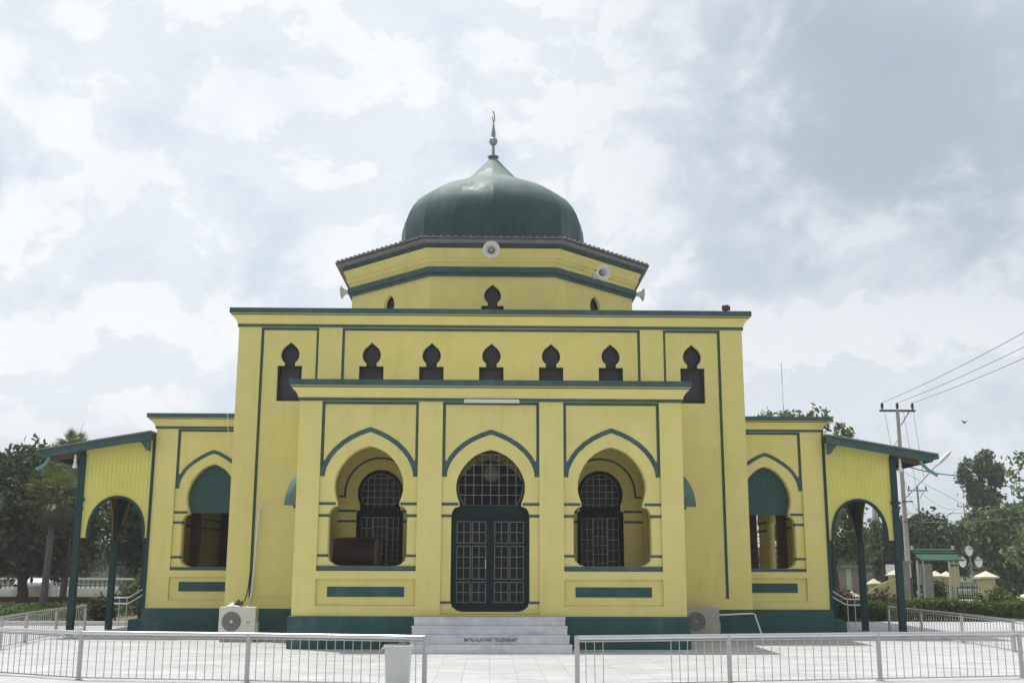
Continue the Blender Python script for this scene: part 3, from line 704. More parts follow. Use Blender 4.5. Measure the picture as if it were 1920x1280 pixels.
# octagonal drum with its eaves and the dome
OC = (0.02, 30.97)
def octo(a_):                                                    # vertices of an octagon by apothem
    rr = a_ / math.cos(math.pi/8); return [(OC[0] + rr*math.cos(math.pi/8 + i*math.pi/4), OC[1] + rr*math.sin(math.pi/8 + i*math.pi/4)) for i in range(8)]
def osweep(prof, name, m, parent=mq, close=False):
    mb = MB(); k_ = len(prof)
    for a_, z_ in prof: mb.v += [(x, y, z_) for x, y in octo(a_)]
    for i in range(k_ - 1):
        for j in range(8): j2 = (j+1) % 8; mb.f.append((i*8+j, i*8+j2, (i+1)*8+j2, (i+1)*8+j))
    if close: mb.f.append(tuple(range(8))); mb.f.append(tuple(range((k_-1)*8, k_*8)))
    return mb.build(name, m, parent, recalc=True)
# eight wall faces, each with its lobed window opening
AP = 3.87; dzw = 8.66 - 6.70
vo = octo(AP)
for i in range(8):
    a_, b_ = Vector(vo[i]), Vector(vo[(i+1) % 8]); mid = (a_+b_)/2; d = (b_-a_).normalized(); nrm = Vector((mid.x-OC[0], mid.y-OC[1])).normalized()
    hl = (b_-a_).length/2
    ex = Vector((-nrm.y, nrm.x))                                 # x axis so that the outside looks along -y
    Tm = Matrix(((ex.x, -nrm.x, 0, mid.x), (ex.y, -nrm.y, 0, mid.y), (0, 0, 1, 0), (0, 0, 0, 1)))
    wl = plate('drum_wall', rect(-hl, hl, 7.385, 8.85), [lobe(0, 7.95, dzw)], 0.0, .22, YEL, mq, T=Tm)
    sh = lobe(0, 7.95, dzw); inn = [(x*.84, 8.3 + (z - 8.3)*.93) for x, z in sh]
    fw = plate('window', sh, [inn], .10, .16, BLACK, wl, T=Tm)
    plate('window_mesh', sh, [], .165, .175, DARKM, fw, T=Tm)
osweep([(3.80, 8.85), (3.93, 8.85), (3.93, 8.93), (3.99, 8.935), (3.99, 9.075), (3.80, 9.075)], 'drum_band', GRN)
osweep([(3.80, 9.076), (3.94, 9.076), (3.94, 9.20), (3.97, 9.205), (4.01, 9.26), (4.01, 9.30), (4.04, 9.305), (4.04, 9.36), (4.13, 9.53), (3.80, 9.53)], 'drum_cornice', YEL)
osweep([(4.04, 9.55), (4.165, 9.55), (4.165, 9.635), (4.04, 9.635)], 'eave_edging', GRN)
osweep([(4.08, 9.636), (4.29, 9.636), (4.29, 9.735), (4.08, 9.74)], 'eave_fascia', FASC)
rf = osweep([(4.34, 9.736), (4.34, 9.775), (2.5, 10.03), (2.5, 9.9)], 'drum_roof', ROOFT)
tl = MB()                                                        # rounded tile ends along the eaves
vo = octo(4.33)
for i in range(8):
    a_, b_ = Vector(vo[i]), Vector(vo[(i+1) % 8]); n = 19; mid = (a_+b_)/2; nn = Vector((OC[0]-mid.x, OC[1]-mid.y)).normalized()
    for j in range(n):
        p = a_.lerp(b_, (j + .5)/n); q = p + nn * 1.25
        tl.tube([(p.x - nn.x*.02, p.y - nn.y*.02, 9.782), (q.x, q.y, 9.955)], .032, 6)
tl.build('ridge_tiles', ROOFT, rf, smooth=True)
dm = MB(); prof = [(2.60, 0), (2.66, .35), (2.69, .70), (2.69, 1.02), (2.665, 1.25), (2.60, 1.50), (2.48, 1.74), (2.30, 1.97), (2.05, 2.17), (1.72, 2.36), (1.40, 2.51), (1.10, 2.64), (.90, 2.73), (.78, 2.81), (.70, 2.88), (.60, 2.985), (.48, 3.11), (.36, 3.245), (.24, 3.385), (.14, 3.50), (.07, 3.60)]
n = 64
dm.lathe(prof, n)
dome = dm.build('dome', DOME, mq, smooth=True)
for v in dome.data.vertices:                                     # built of sixteen nearly flat gores
    x, y = v.co.x, v.co.y + 22.16; rr = math.hypot(x, y)
    if rr > .3:
        d_ = ((math.atan2(y, x) / (math.pi/8)) % 1 - .5) * math.pi/8
        k_ = 1 - 1.0 * (1 - math.cos(math.pi/16) / math.cos(d_)); v.co.x = x*k_; v.co.y = y*k_ - 22.16
dome.data.set_sharp_from_angle(angle=R(17)); dome.data.transform(Matrix.Translation((0, 22.16, 0))); dome.location = (OC[0], OC[1] - 22.16, 9.98)
sm_ = MB()                                                       # standing seams
for i in range(16):
    a = (i + .0) * math.pi / 8
    sm_.tube([(OC[0] + (r_*.996)*math.cos(a), OC[1] + (r_*.996)*math.sin(a), 9.98 + z_) for r_, z_ in prof[:-1]], .006, 4, cap=False)
sm_.v = [(x - OC[0], y - OC[1] + 22.16, z - 9.98) for x, y, z in sm_.v]
sm_.build('dome_seams', DOME, dome)
fin = MB().lathe([(.17, 3.585), (.175, 3.60), (.17, 3.615), (.05, 3.62), (.048, 3.66), (.040, 3.98), (.03, 4.0)], 16)
fin.lathe([(.02, 3.97), (.09, 4.0), (.125, 4.07), (.13, 4.11), (.115, 4.17), (.07, 4.215), (.03, 4.23)], 20)
fin.lathe([(.05, 4.23), (.06, 4.26), (.07, 4.34), (.045, 4.5), (.02, 4.66), (.018, 4.72)], 12)
fin.v = [(x, y + 22.16, z) for x, y, z in fin.v]
fo = fin.build('finial', mat('finial_metal', (.30, .32, .34), .4, metal=.5), dome, smooth=True)
cr = MB()                                                        # crescent, turned nearly edge-on to the forecourt
for i in range(24):
    t0, t1 = [(-.5*math.pi + .35) + q*(2*math.pi - .7)/24 for q in (i, i+1)]
    def cp(t, w_): return (.0, (.19*math.sin(t + math.pi/2*0)), .0)
    rr0 = (.20, .20); th = lambda t: .055*math.sin((t - (-.5*math.pi + .35))/(2*math.pi - .7)*math.pi) + .006
    pts4 = []
    for t in (t0, t1):
        a = t + math.pi; co, si = math.cos(a + math.pi/2), math.sin(a + math.pi/2)
        ro, ri = .17, .17 - th(t)
        pts4.append([(co*ro, si*ro*1.0), (co*ri, si*ri + .0)])
    (o0, i0), (o1, i1) = pts4
    q8 = []
    for dx in (-.014, .014):
        for (yy, zz_) in (o0, i0, i1, o1): q8.append((dx + yy*.22, yy*.97, 4.90 + zz_))
    cr.add(q8, [(0,1,2,3), (7,6,5,4), (0,4,5,1), (1,5,6,2), (2,6,7,3), (3,7,4,0)])
cr.v = [(x, y + 22.16, z) for x, y, z in cr.v]
cr.build('crescent', mat('gilded_metal', (.42, .36, .20), .35, metal=.7), fo)

for o in _made:
    if '_w' in o: del o['_w']
link = _old_link

# ------------------------------------------------------------------ things on and by the mosque
def horn(loc, d, label, k=1.0):
    t = empty('loudspeaker', loc); tag(t, label, 'loudspeaker', 'horn loudspeakers on the drum')
    z = Vector(d).normalized(); x = z.cross(Vector((0, 0, 1))).normalized(); y = z.cross(x); Mr = Matrix((x, y, z)).transposed()
    MB().lathe([(.03, -.34), (.035, -.30), (.045, -.2), (.075, -.1), (.12, -.03), (.175, 0), (.18, .012), (.172, .012), (.115, -.02), (.07, -.09), (.04, -.18), (.035, -.20)], 28, M=Mr*k).build('horn_bell', HORN, t, smooth=True)
    MB().lathe([(.0, -.02), (.03, -.015), (.042, -.04), (.045, -.12), (.03, -.2)], 16, M=Mr*k).build('driver_cone', HORND, t, smooth=True)
    MB().lathe([(.02, -.50), (.07, -.50), (.075, -.48), (.075, -.36), (.05, -.335)], 18, M=Mr*k).build('driver_housing', HORN, t, smooth=True)
    b = -z * .25 * k
    MB().tube([tuple(b), tuple(b + Vector((0, 0, .10))), tuple(b - z*.22 + Vector((0, 0, .14)))], .014, 6).build('bracket', IRON, t)
    return t
horn((-.02, 26.42, 9.37), (0, -1, -.12), 'white horn loudspeaker facing forward at the middle of the drum eaves', 1.2)
horn((2.86, 27.05, 8.98), (.35, -1, -.05), 'white horn loudspeaker aimed to the right below the right eaves corner', 1.1)
horn((-4.14, 29.4, 8.98), (-1, .12, -.05), 'grey horn loudspeaker pointing left beyond the left end of the drum')
horn((4.20, 29.4, 8.98), (1, .12, -.05), 'grey horn loudspeaker pointing right beyond the right end of the drum')

t = empty('tube_light', (.01, 22.12, 4.88)); tag(t, 'white fluorescent tube light fixed under the porch cornice above the middle arch', 'light')
MB().box(-.56, .56, -.03, .03, .012, .045).build('casing', WHITE, t, bevel=.005)
MB().tube([(-.54, -.02, -.01), (.54, -.02, -.01)], .019, 10).build('tube', WHITE, t, smooth=True)
for s in (-1, 1): MB().box(s*.565, s*.545, -.045, .02, -.03, .012).build('end_holder', WHITE, t)

t = empty('floodlight', (5.5, 24.95, 7.452)); tag(t, 'small reddish floodlight standing on the right end of the parapet', 'floodlight')
MB().box(-.035, .035, -.03, .03, 0, .07).build('base', BLACK, t)
MB().add([(-.08, -.07, .05), (.06, -.09, .04), (.08, .06, .05), (-.07, .06, .06), (-.09, -.09, .15), (.07, -.08, .17), (.07, .06, .14), (-.07, .06, .14)], [(0,3,2,1),(4,5,6,7),(0,1,5,4),(1,2,6,5),(2,3,7,6),(3,0,4,7)]).build('lamp_head', RED, t, bevel=.006)
MB().box(.075, .105, -.06, .04, .05, .14).build('cooling_fins', BLACK, t)

t = empty('pendant_lamp', (.02, 23.15, 5.14)); tag(t, 'white globe lamp hanging behind the grille of the middle arch', 'lamp')
MB().tube([(0, 0, 0), (0, 0, -1.45)], .012, 6).build('rod', BLACK, t)
MB().lathe([(.02, -1.47), (.08, -1.48), (.13, -1.53), (.158, -1.60), (.162, -1.66), (.14, -1.74), (.09, -1.80), (.02, -1.82)], 24).build('globe', GLOBE, t, smooth=True)

t = empty('drum', (-2.90, 24.0, .64)); t.scale = (.93, 1, 1); tag(t, 'large dark wooden barrel drum lying on its side behind the left porch arch', 'drum')
Mx = Matrix(((0, 0, 1), (0, 1, 0), (-1, 0, 0)))
MB().lathe([(.34, -.55), (.37, -.45), (.39, -.2), (.395, 0), (.39, .2), (.37, .45), (.34, .55)], 32, c=(0, 0, 1.16), M=Mx).build('drum_body', DRUMW, t, smooth=True)
MB().lathe([(.0, .552), (.35, .552), (.365, .53), (.365, .47), (.36, .46)], 32, c=(0, 0, 1.16), M=Mx).build('drum_skin', HIDE, t, smooth=True)
MB().lathe([(.36, -.46), (.365, -.47), (.365, -.53), (.35, -.552), (.0, -.552)], 32, c=(0, 0, 1.16), M=Mx).build('drum_skin', HIDE, t, smooth=True)
sd = MB()
for x in (-.38, .38):
    sd.box(x-.04, x+.04, -.34, .34, .70, .78).box(x-.04, x+.04, -.34, -.26, 0, .70).box(x-.04, x+.04, .26, .34, 0, .70)
sd.box(-.34, .34, -.04, .04, .30, .36).build('stand', DRUMW, t)

ACG = mat('shaded_stained_casing', (0.42, 0.41, 0.37), .5, var=.12, stain=((.28, .24, .19), .5, .5, .8, (4, 4, 2)))  # darker base colour paints in the shade by the porch; stains are dirt
def ac(loc, label, brand=True, ACW=ACW):
    t = empty('air_conditioner', loc); tag(t, label, 'air conditioner', 'air conditioner outdoor units by the wall')
    MB().box(-.39, .39, -.15, .15, .10, .72).build('casing', ACW, t, bevel=.012)
    MB().box(-.36, .36, -.13, .13, 0, .09).build('concrete_foot', CONC, t)
    Mf = Matrix(((1, 0, 0), (0, 0, -1), (0, 1, 0)))
    rg = MB().lathe([(.205, 0), (.215, .006), (.225, .01), (.235, .004), (.235, -.01), (.205, -.01)], 36, c=(-.12, -.151, .42), M=Mf).build('fan_guard_ring', ACW, t, smooth=True)
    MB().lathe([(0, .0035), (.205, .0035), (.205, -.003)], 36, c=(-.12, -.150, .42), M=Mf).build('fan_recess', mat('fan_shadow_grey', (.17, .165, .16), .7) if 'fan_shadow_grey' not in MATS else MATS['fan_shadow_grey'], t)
    g = MB()
    for rr in [.03 + .022*i for i in range(8)]:
        g.tube([(-.12 + rr*math.cos(a), -.158, .42 + rr*math.sin(a)) for a in [i*math.pi/12 for i in range(25)]], .003, 4, cap=False)
    for i in range(12): a = i*math.pi/6; g.tube([(-.12 + .03*math.cos(a), -.16, .42 + .03*math.sin(a)), (-.12 + .205*math.cos(a), -.16, .42 + .205*math.sin(a))], .003, 4)
    g.build('fan_guard', GREYB, t)
    MB().lathe([(0, .004), (.035, .004), (.035, 0)], 16, c=(-.12, -.155, .42), M=Mf).build('fan_hub', ACW, t)
    if brand:
        MB().box(.20, .28, -.1535, -.15, .40, .415).box(.22, .26, -.1535, -.15, .355, .363).build('badge', RED, t)
    MB().box(.391, .42, -.10, .12, .18, .40).build('valve_cover', ACW, t, bevel=.006)
    return t
ac((-5.38, 24.25, 0), 'white air conditioner outdoor unit with rags on top, left of the porch')
ac((4.62, 24.60, 0), 'greyish air conditioner outdoor unit partly hidden behind the right porch corner', False, ACG)
# crumpled rags lying on the left unit
random.seed(5)
for (dx, lab, mt, nm, sc_) in ((-.06, 'crumpled white rag on the left air conditioner', WHITE, 'rag', .15), (.03, 'crumpled dark shoe shaped bundle on the left air conditioner', BLACK, 'bundle', .10)):
    vs = []; fs = []; n = 12
    for i in range(n+1):
        for j in range(n+1):
            x = (i/n-.5)*2*sc_; y = (j/n-.5)*1.5*sc_; e = max(0, 1-(x/sc_)**2)*max(0, 1-(y/(.75*sc_))**2)
            vs.append((x*(1+.1*random.random()), y, e*(.05 + .05*random.random()) * (1.2 if nm == 'bundle' else .9)))
    for i in range(n):
        for j in range(n): b = i*(n+1)+j; fs.append((b, b+1, b+n+2, b+n+1))
    fs2 = [tuple(q) for q in fs]
    o = MB().add(vs, fs2).build(nm, mt, None, loc=(-5.42 + dx, 24.22, .722 if nm == 'rag' else .765), smooth=True); tag(o, lab, nm)
    o.modifiers.new('s', 'SOLIDIFY').thickness = .006

# pipes and cables on the walls
o = MB().tube([(-5.09, 24.93, 2.94), (-5.16, 24.94, 2.90), (-5.20, 24.95, 2.78), (-5.215, 24.95, 2.5), (-5.24, 24.95, 1.7), (-5.28, 24.94, 1.0), (-5.30, 24.9, .80), (-5.24, 24.42, .70)], .024, 8).build('pipe', HORN, None, smooth=True); tag(o, 'pale bent pipe running down the hall wall to the left air conditioner', 'pipe')
o = MB().tube([(-5.33, 24.97, 1.5), (-5.36, 24.96, 1.1), (-5.40, 24.9, .85), (-5.42, 24.4, .74)], .012, 6).build('cable', BLACK, None, smooth=True); tag(o, 'thin black cable hanging behind the left air conditioner', 'cable')
o = MB().tube([(5.06, 24.93, .54), (5.3, 24.93, .55), (5.6, 24.93, .565), (5.86, 24.93, .575), (5.90, 24.90, .55), (5.93, 24.80, .38), (5.98, 24.70, .14), (6.0, 24.66, .02)], .018, 8).build('drain_pipe', WHITE, None, smooth=True); tag(o, 'thin white drain pipe along the plinth right of the porch', 'pipe')
pts = [(-6.05 - .02*math.sin(i*1.3), 25.93, 3.83 - i*.105) for i in range(10)]
o = MB().tube([(-6.22, 25.75, 5.14), (-6.22, 25.80, 4.9), (-6.20, 25.9, 4.5), (-6.10, 25.95, 4.1)] + pts, .007, 5).build('wire', WHITE, None); tag(o, 'thin pale wire dangling in front of the left wing arch', 'wire')
for s, lb in ((-1, 'small white bell shaped lamp under the left verandah eaves'), (1, 'small white bell shaped lamp under the right verandah eaves')):
    t = empty('eaves_lamp', (s*9.74, 25.86, 4.02)); tag(t, lb, 'lamp', 'lamps under the verandah eaves')
    MB().lathe([(.035, 0), (.04, -.03), (.03, -.05), (.03, -.08), (.05, -.12), (.055, -.19), (.04, -.21), (.0, -.212)], 16).build('shade', WHITE, t, smooth=True)
    MB().box(-.02, .02, -.02, .02, 0, .10).build('stem', WHITE, t)

# ------------------------------------------------------------------ railings
def lerp(a, b, t): return tuple(a[i] + (b[i] - a[i]) * t for i in range(len(a)))
def fence(name, nodes, h, label, barsp=.125, skip=None, rail=.032, extra=0, post_r=.034, ends=True, mrail=STEEL, bar_r=.0062, group=None):
    """nodes: ground points; a post on each; rail, foot rail and bars between"""
    root = empty(name, (*nodes[0], 0)); tag(root, label, 'railing', group)
    ox, oy = nodes[0]; nd = [(x - ox, y - oy) for x, y in nodes]; nb = 0; rest = MB(); left = 0
    for (x, y) in nd:
        p = MB().tube([(x, y, 0), (x, y, h + .025)], post_r, 12)
        po = p.build('post', RAILP, root, smooth=True)
        MB().lathe([(post_r*1.9, .0), (post_r*1.9, .008), (post_r*1.1, .012)], 12, c=(x, y, 0)).build('base_flange', RAILP, po)
    for a, b in zip(nd[:-1], nd[1:]):
        MB().tube([(*a, h), (*b, h)], rail, 12).build('top_rail', mrail, root, smooth=True)
        MB().tube([(*a, h - .048), (*b, h - .048)], .012, 6).build('under_rail', RAILP, root)
        MB().tube([(*a, .035), (*b, .035)], .010, 6).build('foot_rail', RAILP, root)
        d = math.dist(a, b); n = max(1, round(d / barsp))
        for i in range(1, n):
            p = lerp(a, b, i/n)
            wx = p[0] + ox
            if skip and skip(wx): continue
            if nb < 100:
                lx = random.uniform(-.006, .006)
                MB().tube([(p[0] + lx, p[1], .035), (p[0], p[1], h - .05)], bar_r, 6).build('bar', RAILP, root); nb += 1
            else: rest.tube([(p[0], p[1], .035), (p[0], p[1], h - .05)], bar_r, 6); left += 1
    if left:
        o = rest.build('bars', RAILP, root); o['kind'] = 'stuff'
    return root
random.seed(3)
fence('railing', [(-7.55, 17.15), (-5.82, 16.22), (-3.37, 15.85), (-.88, 15.32)], .645, 'low steel railing across the foreground left of the opening, a grey bin before its end', group='foreground railings', skip=lambda x: -1.42 < x < -1.10)
fence('railing', [(1.18, 15.32), (3.34, 15.75), (5.60, 16.20), (7.86, 16.62), (10.1, 17.05)], .645, 'low steel railing across the foreground right of the opening with some bars missing', group='foreground railings', skip=lambda x: 1.62 < x < 2.50)
nl = [(-10.05, 28.2), (-9.90, 25.95), (-9.66, 23.7), (-9.40, 21.9), (-9.15, 19.9)]
fence('railing', nl, .60, 'low steel railing receding along the left edge of the white paving', barsp=.15, rail=.022, post_r=.03, group='side railings')
nr = [(10.22, 28.6), (10.20, 26.4), (10.18, 24.1), (10.12, 21.6), (10.08, 19.6)]
fence('railing', nr, .60, 'low steel railing receding along the right edge of the white paving', barsp=.15, rail=.022, post_r=.03, group='side railings')
for s in (-1, 1):
    t = empty('handrail', (s*9.2, 30.0, 0)); tag(t, 'double stainless handrail by the %s verandah steps' % ('left' if s < 0 else 'right'), 'handrail', 'handrails of the side steps')
    for dz in (0, -.15):
        MB().tube([(-s*.15, 0, 1.06 + dz), (s*.35, 0, .76 + dz), (s*.45, 0, .74 + dz), (s*.88, 0, .74 + dz)], .018, 8).build('rail', STEEL, t, smooth=True)
    for x, h in ((0, .98), (.42, .74), (.62, .74), (.86, .74)): MB().tube([(s*x, 0, .0), (s*x, 0, h)], .013, 8).build('upright', STEEL, t)

t = empty('trash_bin', (-1.205, 14.9, 0)); tag(t, 'grey plastic trash bin standing in front of the foreground railing', 'trash bin')
def sq(w0, d0, z, r_=.035, n=4):
    pts = []
    for (sx, sy, a0) in ((1, 1, 0), (-1, 1, 90), (-1, -1, 180), (1, -1, 270)):
        for i in range(n+1): a = R(a0 + 90*i/n); pts.append((sx*(w0/2-r_) + r_*math.cos(a), sy*(d0/2-r_) + r_*math.sin(a), z))
    return pts
rings = [sq(.29, .24, 0), sq(.30, .25, .04), sq(.335, .28, .53), sq(.335, .28, .535), sq(.365, .31, .54), sq(.37, .315, .575), sq(.35, .29, .58), sq(.34, .28, .56), sq(.30, .24, .05)]
mb = MB(); k_ = len(rings[0])
for rg in rings: mb.v += rg
for i in range(len(rings)-1):
    for j in range(k_): j2 = (j+1) % k_; mb.f.append((i*k_+j, i*k_+j2, (i+1)*k_+j2, (i+1)*k_+j))
mb.f.append(tuple(range(k_))[::-1]); mb.f.append(tuple(range((len(rings)-1)*k_, len(rings)*k_)))
mb.build('bin_body', BINM, t, smooth=True)
MB().tube([(-.19, -.10, .545), (-.205, -.12, .53), (-.205, .12, .53), (-.19, .10, .545)], .012, 6).build('bin_handle', BINM, t)
MB().add([(-.13, -.1, .50), (.15, -.11, .51), (.14, .1, .52), (-.12, .1, .49), (.02, 0, .61), (.10, .03, .63)], [(0,1,4), (1,2,5), (2,3,4), (3,0,4), (1,5,4), (2,4,5)]).build('bin_liner', BLACK, t)

# ------------------------------------------------------------------ vegetation
rng = np.random.default_rng(7)
def leaves_mesh(C, size, squash=.55, up=.0):
    """one diamond leaf per centre"""
    n = len(C)
    a = rng.normal(size=(n, 3)); a[:, 2] += up; a /= np.linalg.norm(a, axis=1)[:, None]
    b = rng.normal(size=(n, 3)); b -= (b*a).sum(1)[:, None]*a; b /= np.linalg.norm(b, axis=1)[:, None]
    cc = np.cross(a, b); s = (size * rng.uniform(.6, 1.25, n))[:, None]
    V = np.stack([C - b*s, C + cc*s*squash + a*s*.12, C + b*s, C - cc*s*squash + a*s*.12], 1).reshape(-1, 3)
    F = np.arange(4*n).reshape(-1, 4); return V, F
def leaf_obj(name, C, size, m, parent, squash=.55, kind=None):
    V, F = leaves_mesh(C, size, squash); me = bpy.data.meshes.new(name); me.from_pydata(V.tolist(), [], F.tolist())
    o = link(name, me, m, parent)
    if kind: o['kind'] = kind
    return o
def blob_points(blobs, clumps, per, cr):
    vol = np.array([b[3]*b[4]*b[5] for b in blobs]); vol = vol / vol.sum(); C = []
    for b, w_ in zip(blobs, vol):
        k_ = max(3, int(clumps * w_)); d = rng.normal(size=(k_, 3)); d /= np.linalg.norm(d, axis=1)[:, None]
        rad = rng.uniform(.35, 1.0, k_) ** .6
        cc = np.array(b[:3]) + d * rad[:, None] * np.array(b[3:6])
        pts = np.repeat(cc, per, axis=0) + rng.normal(size=(k_*per, 3)) * cr * rng.uniform(.5, 1.3, (k_, 1)).repeat(per, 0)
        C.append(pts)
    return np.concatenate(C)
def tree(name, loc, blobs, m, label, cat='tree', clumps=260, per=26, cr=.22, size=.13, trunk=None, tr_r=.18, group=None, limbs=5, squash=.55):
    t = empty(name, loc); tag(t, label, cat, group)
    top = max(b[2] for b in blobs)
    tk = MB(); hh_ = trunk or top*.6
    p0 = [(0, 0, -.03), (.05, .02, hh_*.35), (-.04, 0, hh_*.7), (.03, .03, hh_)]
    tk.tube(p0, [tr_r*1.25, tr_r, tr_r*.8, tr_r*.55], 9)
    for i, b in enumerate(blobs[:max(limbs, 1)]):
        st_ = lerp(p0[1], p0[3], .2 + .7*(i/max(1, limbs)))
        en = (b[0], b[1], b[2]); md = tuple((st_[q]*.5 + en[q]*.5 + rng.uniform(-.2, .2)) for q in range(3))
        tk.tube([st_, md, en], [tr_r*.5, tr_r*.3, tr_r*.1], 6)
        for _ in range(3):
            e2 = (en[0] + rng.uniform(-.8, .8)*b[3], en[1] + rng.uniform(-.8, .8)*b[4], en[2] + rng.uniform(-.2, .8)*b[5])
            tk.tube([md, e2], [tr_r*.2, tr_r*.05], 5)
    tk.build('trunk', BARK, t, smooth=True)
    leaf_obj('crown', blob_points(blobs, clumps, per, cr), size, m, t, squash)
    return t
# left side
tree('broadleaf_tree', (-17.8, 43, 0), [(-.3, 0, 3.3, 2.5, 2.2, 1.9), (.8, .2, 2.4, 2.0, 1.8, 1.2), (-1.3, 0, 2.5, 1.8, 1.8, 1.2), (.2, .3, 4.9, 1.9, 1.7, 1.25), (-1.4, .4, 4.4, 1.5, 1.5, 1.3), (1.9, 0, 3.4, 1.2, 1.3, 1.2)], LF_DARK,
     'dark green broadleaf tree with a forked black trunk at the left edge', clumps=620, per=36, cr=.24, size=.14, trunk=1.6, tr_r=.2)
tree('broadleaf_tree', (-13.6, 47, 0), [(0, 0, 3.0, 2.6, 2.0, 1.8), (1.8, .3, 2.5, 1.8, 1.6, 1.3), (-1.2, 0, 4.3, 1.6, 1.5, 1.2), (.8, 0, 4.0, 1.5, 1.5, 1.1)], LF_DARK,
     'dark broadleaf tree seen behind the left verandah posts', clumps=520, per=34, cr=.24, size=.14, trunk=1.6, tr_r=.2)
tree('broadleaf_tree', (-22.5, 50, 0), [(0, 0, 3.4, 3, 2.4, 2.3), (2.2, 0, 4.2, 1.8, 1.8, 1.3), (-1.6, 0, 4.6, 2, 2, 1.5)], LF_MID,
     'lighter green tree behind the dark one at the left edge', clumps=420, per=32, cr=.26, size=.15, trunk=2, tr_r=.2)
tree('slender_tree', (-15.8, 42, 0), [(0, 0, 5.3, .35, .35, .7), (.25, 0, 4.6, .5, .5, .6)], LF_PALE,
     'slim pale green treetop rising above the dark tree at the left', clumps=46, per=18, cr=.13, size=.12, trunk=5.0, tr_r=.05, limbs=1)
def fan_palm(loc, h, cr, label, n=34, dry=True, lean=.1, group='fan palms'):
    t = empty('fan_palm', loc); tag(t, label, 'palm', group)
    MB().tube([(0, 0, -.03), (lean*.3, 0, h*.4), (lean, 0, h)], [.13, .105, .09], 10).build('trunk', PBARK, t, smooth=True)
    def fronds(name, m, elo, ehi, k_, cr_, seed):
        rd = random.Random(seed); mb = MB()
        for i in range(k_):
            az = rd.uniform(0, 2*math.pi); el = R(rd.uniform(elo, ehi)); d = Vector((math.cos(az)*math.cos(el), math.sin(az)*math.cos(el), math.sin(el)))
            L0 = cr_*rd.uniform(.35, .55); c0 = Vector((lean, 0, h)); hub = c0 + d*L0
            mb.tube([tuple(c0), tuple(hub)], .012, 4)
            side = d.cross(Vector((0, 0, 1))).normalized(); upv = side.cross(d)
            for j in range(15):
                a = R(-75 + 150*j/14); bl = cr_*rd.uniform(.5, .62)*math.cos(a*.45)
                dd = (d*math.cos(a) + side*math.sin(a)); tip = hub + dd*bl + Vector((0, 0, -.18*bl*rd.uniform(.4, 1.4)))
                wv = dd.cross(upv).normalized()*.022; mdp = hub + dd*bl*.5
                b = len(mb.v); mb.v += [tuple(hub), tuple(mdp + wv), tuple(tip), tuple(mdp - wv)]; mb.f.append((b, b+1, b+2, b+3))
        return mb.build(name, m, t, recalc=False)
    fronds('fronds', LF_PALM, -15, 85, n, cr, 1)
    if dry: fronds('dry_fronds', LF_DRY, -80, -35, n//2, cr*.85, 2)
fan_palm((-14.2, 36, 0), 3.75, 1.2, 'stocky fan palm with dry skirt in front of the dark tree', n=40)
fan_palm((-17.75, 47, 0), 6.35, 1.05, 'taller fan palm whose crown tops the left verandah roof', n=30, dry=True, lean=-.05)
o = MB().tube([(0, 0, 0), (.12, 0, .5), (.32, 0, 1.1)], [.02, .012, .004], 5).build('dead_frond', BARK, None, loc=(-17.75, 47, 6.5)); tag(o, 'bare spike standing up from the taller fan palm', 'palm spike')
def shrub(name, loc, rx, rz, m, label, n=40, size=.08, cat='shrub', group=None, per=20):
    t = empty(name, loc); tag(t, label, cat, group)
    st = MB()
    for i in range(6): a = i*1.05; st.tube([(0, 0, 0), (math.cos(a)*rx*.6, math.sin(a)*rx*.6, rz*1.1)], [.02, .008], 4)
    st.build('stems', BARK, t)
    leaf_obj('foliage', blob_points([(0, 0, rz, rx, rx, rz*.8)], n, per, .10), size, m, t)
shrub('shrub', (-19.6, 41, 0), .6, .45, LF_MID, 'round shrub at the left edge below the dark tree', 50)
shrub('shrub', (-10.9, 31.8, 0), .35, .35, LF_DARK, 'small dark shrub behind the left railing end', 60, .07)
shrub('shrub', (-11.6, 38, 0), .7, .75, LF_MID, 'loose grey green shrub between the first two left verandah posts', 60, .08)
shrub('shrub', (-10.6, 37, 0), .6, .7, LF_PALE, 'thin pale shrub between the second and third left verandah posts', 44, .08)
shrub('shrub', (-12.6, 40, 0), .7, .5, LF_RED, 'brownish shrub beside the first left verandah post', 46, .08)
def hedge(name, x0, x1, y0, y1, h, m, label, n, size=.06, kind=None, cat='hedge'):
    t = empty(name, ((x0+x1)/2, (y0+y1)/2, 0)); tag(t, label, cat)
    cx_, cy_ = (x0+x1)/2, (y0+y1)/2
    C = np.stack([rng.uniform(x0-cx_, x1-cx_, n), rng.uniform(y0-cy_, y1-cy_, n), h*rng.uniform(0.02, 1, n)**.7], 1)
    C[:, 2] += .06*np.sin(C[:, 0]*2.1) * (C[:, 2] > h*.6) + rng.normal(size=n)*.02
    leaf_obj('foliage', C, size, m, t, .6)
    st = MB()
    k_ = int((x1-x0)/.5)
    for i in range(k_): x = x0 - cx_ + .25 + i*.5; st.tube([(x, 0, 0), (x + .05, 0, h*.7)], .025, 5)
    st.build('stems', BARK, t); return t
hedge('hedge', 9.9, 16.6, 34.2, 35.4, .56, LF_HEDGE, 'low clipped green hedge behind the right railing', 15000, .065)
tree('shrub', (16.2, 35.6, 0), [(0, 0, .5, .55, .5, .35), (.3, 0, .35, .4, .4, .3)], LF_HEDGE, 'taller dark bush at the right end of the hedge', 'shrub', 70, 22, .12, .07, trunk=.4, tr_r=.04, limbs=2)
shrub('shrub', (12.6, 35.9, 0), .5, .40, LF_RED, 'reddish leaved shrub behind the hedge near the verandah post', 46, .08)
shrub('shrub', (11.6, 36.4, 0), .5, .40, LF_RED, 'reddish leaved shrub behind the hedge next to the curved cream wall', 46, .08)
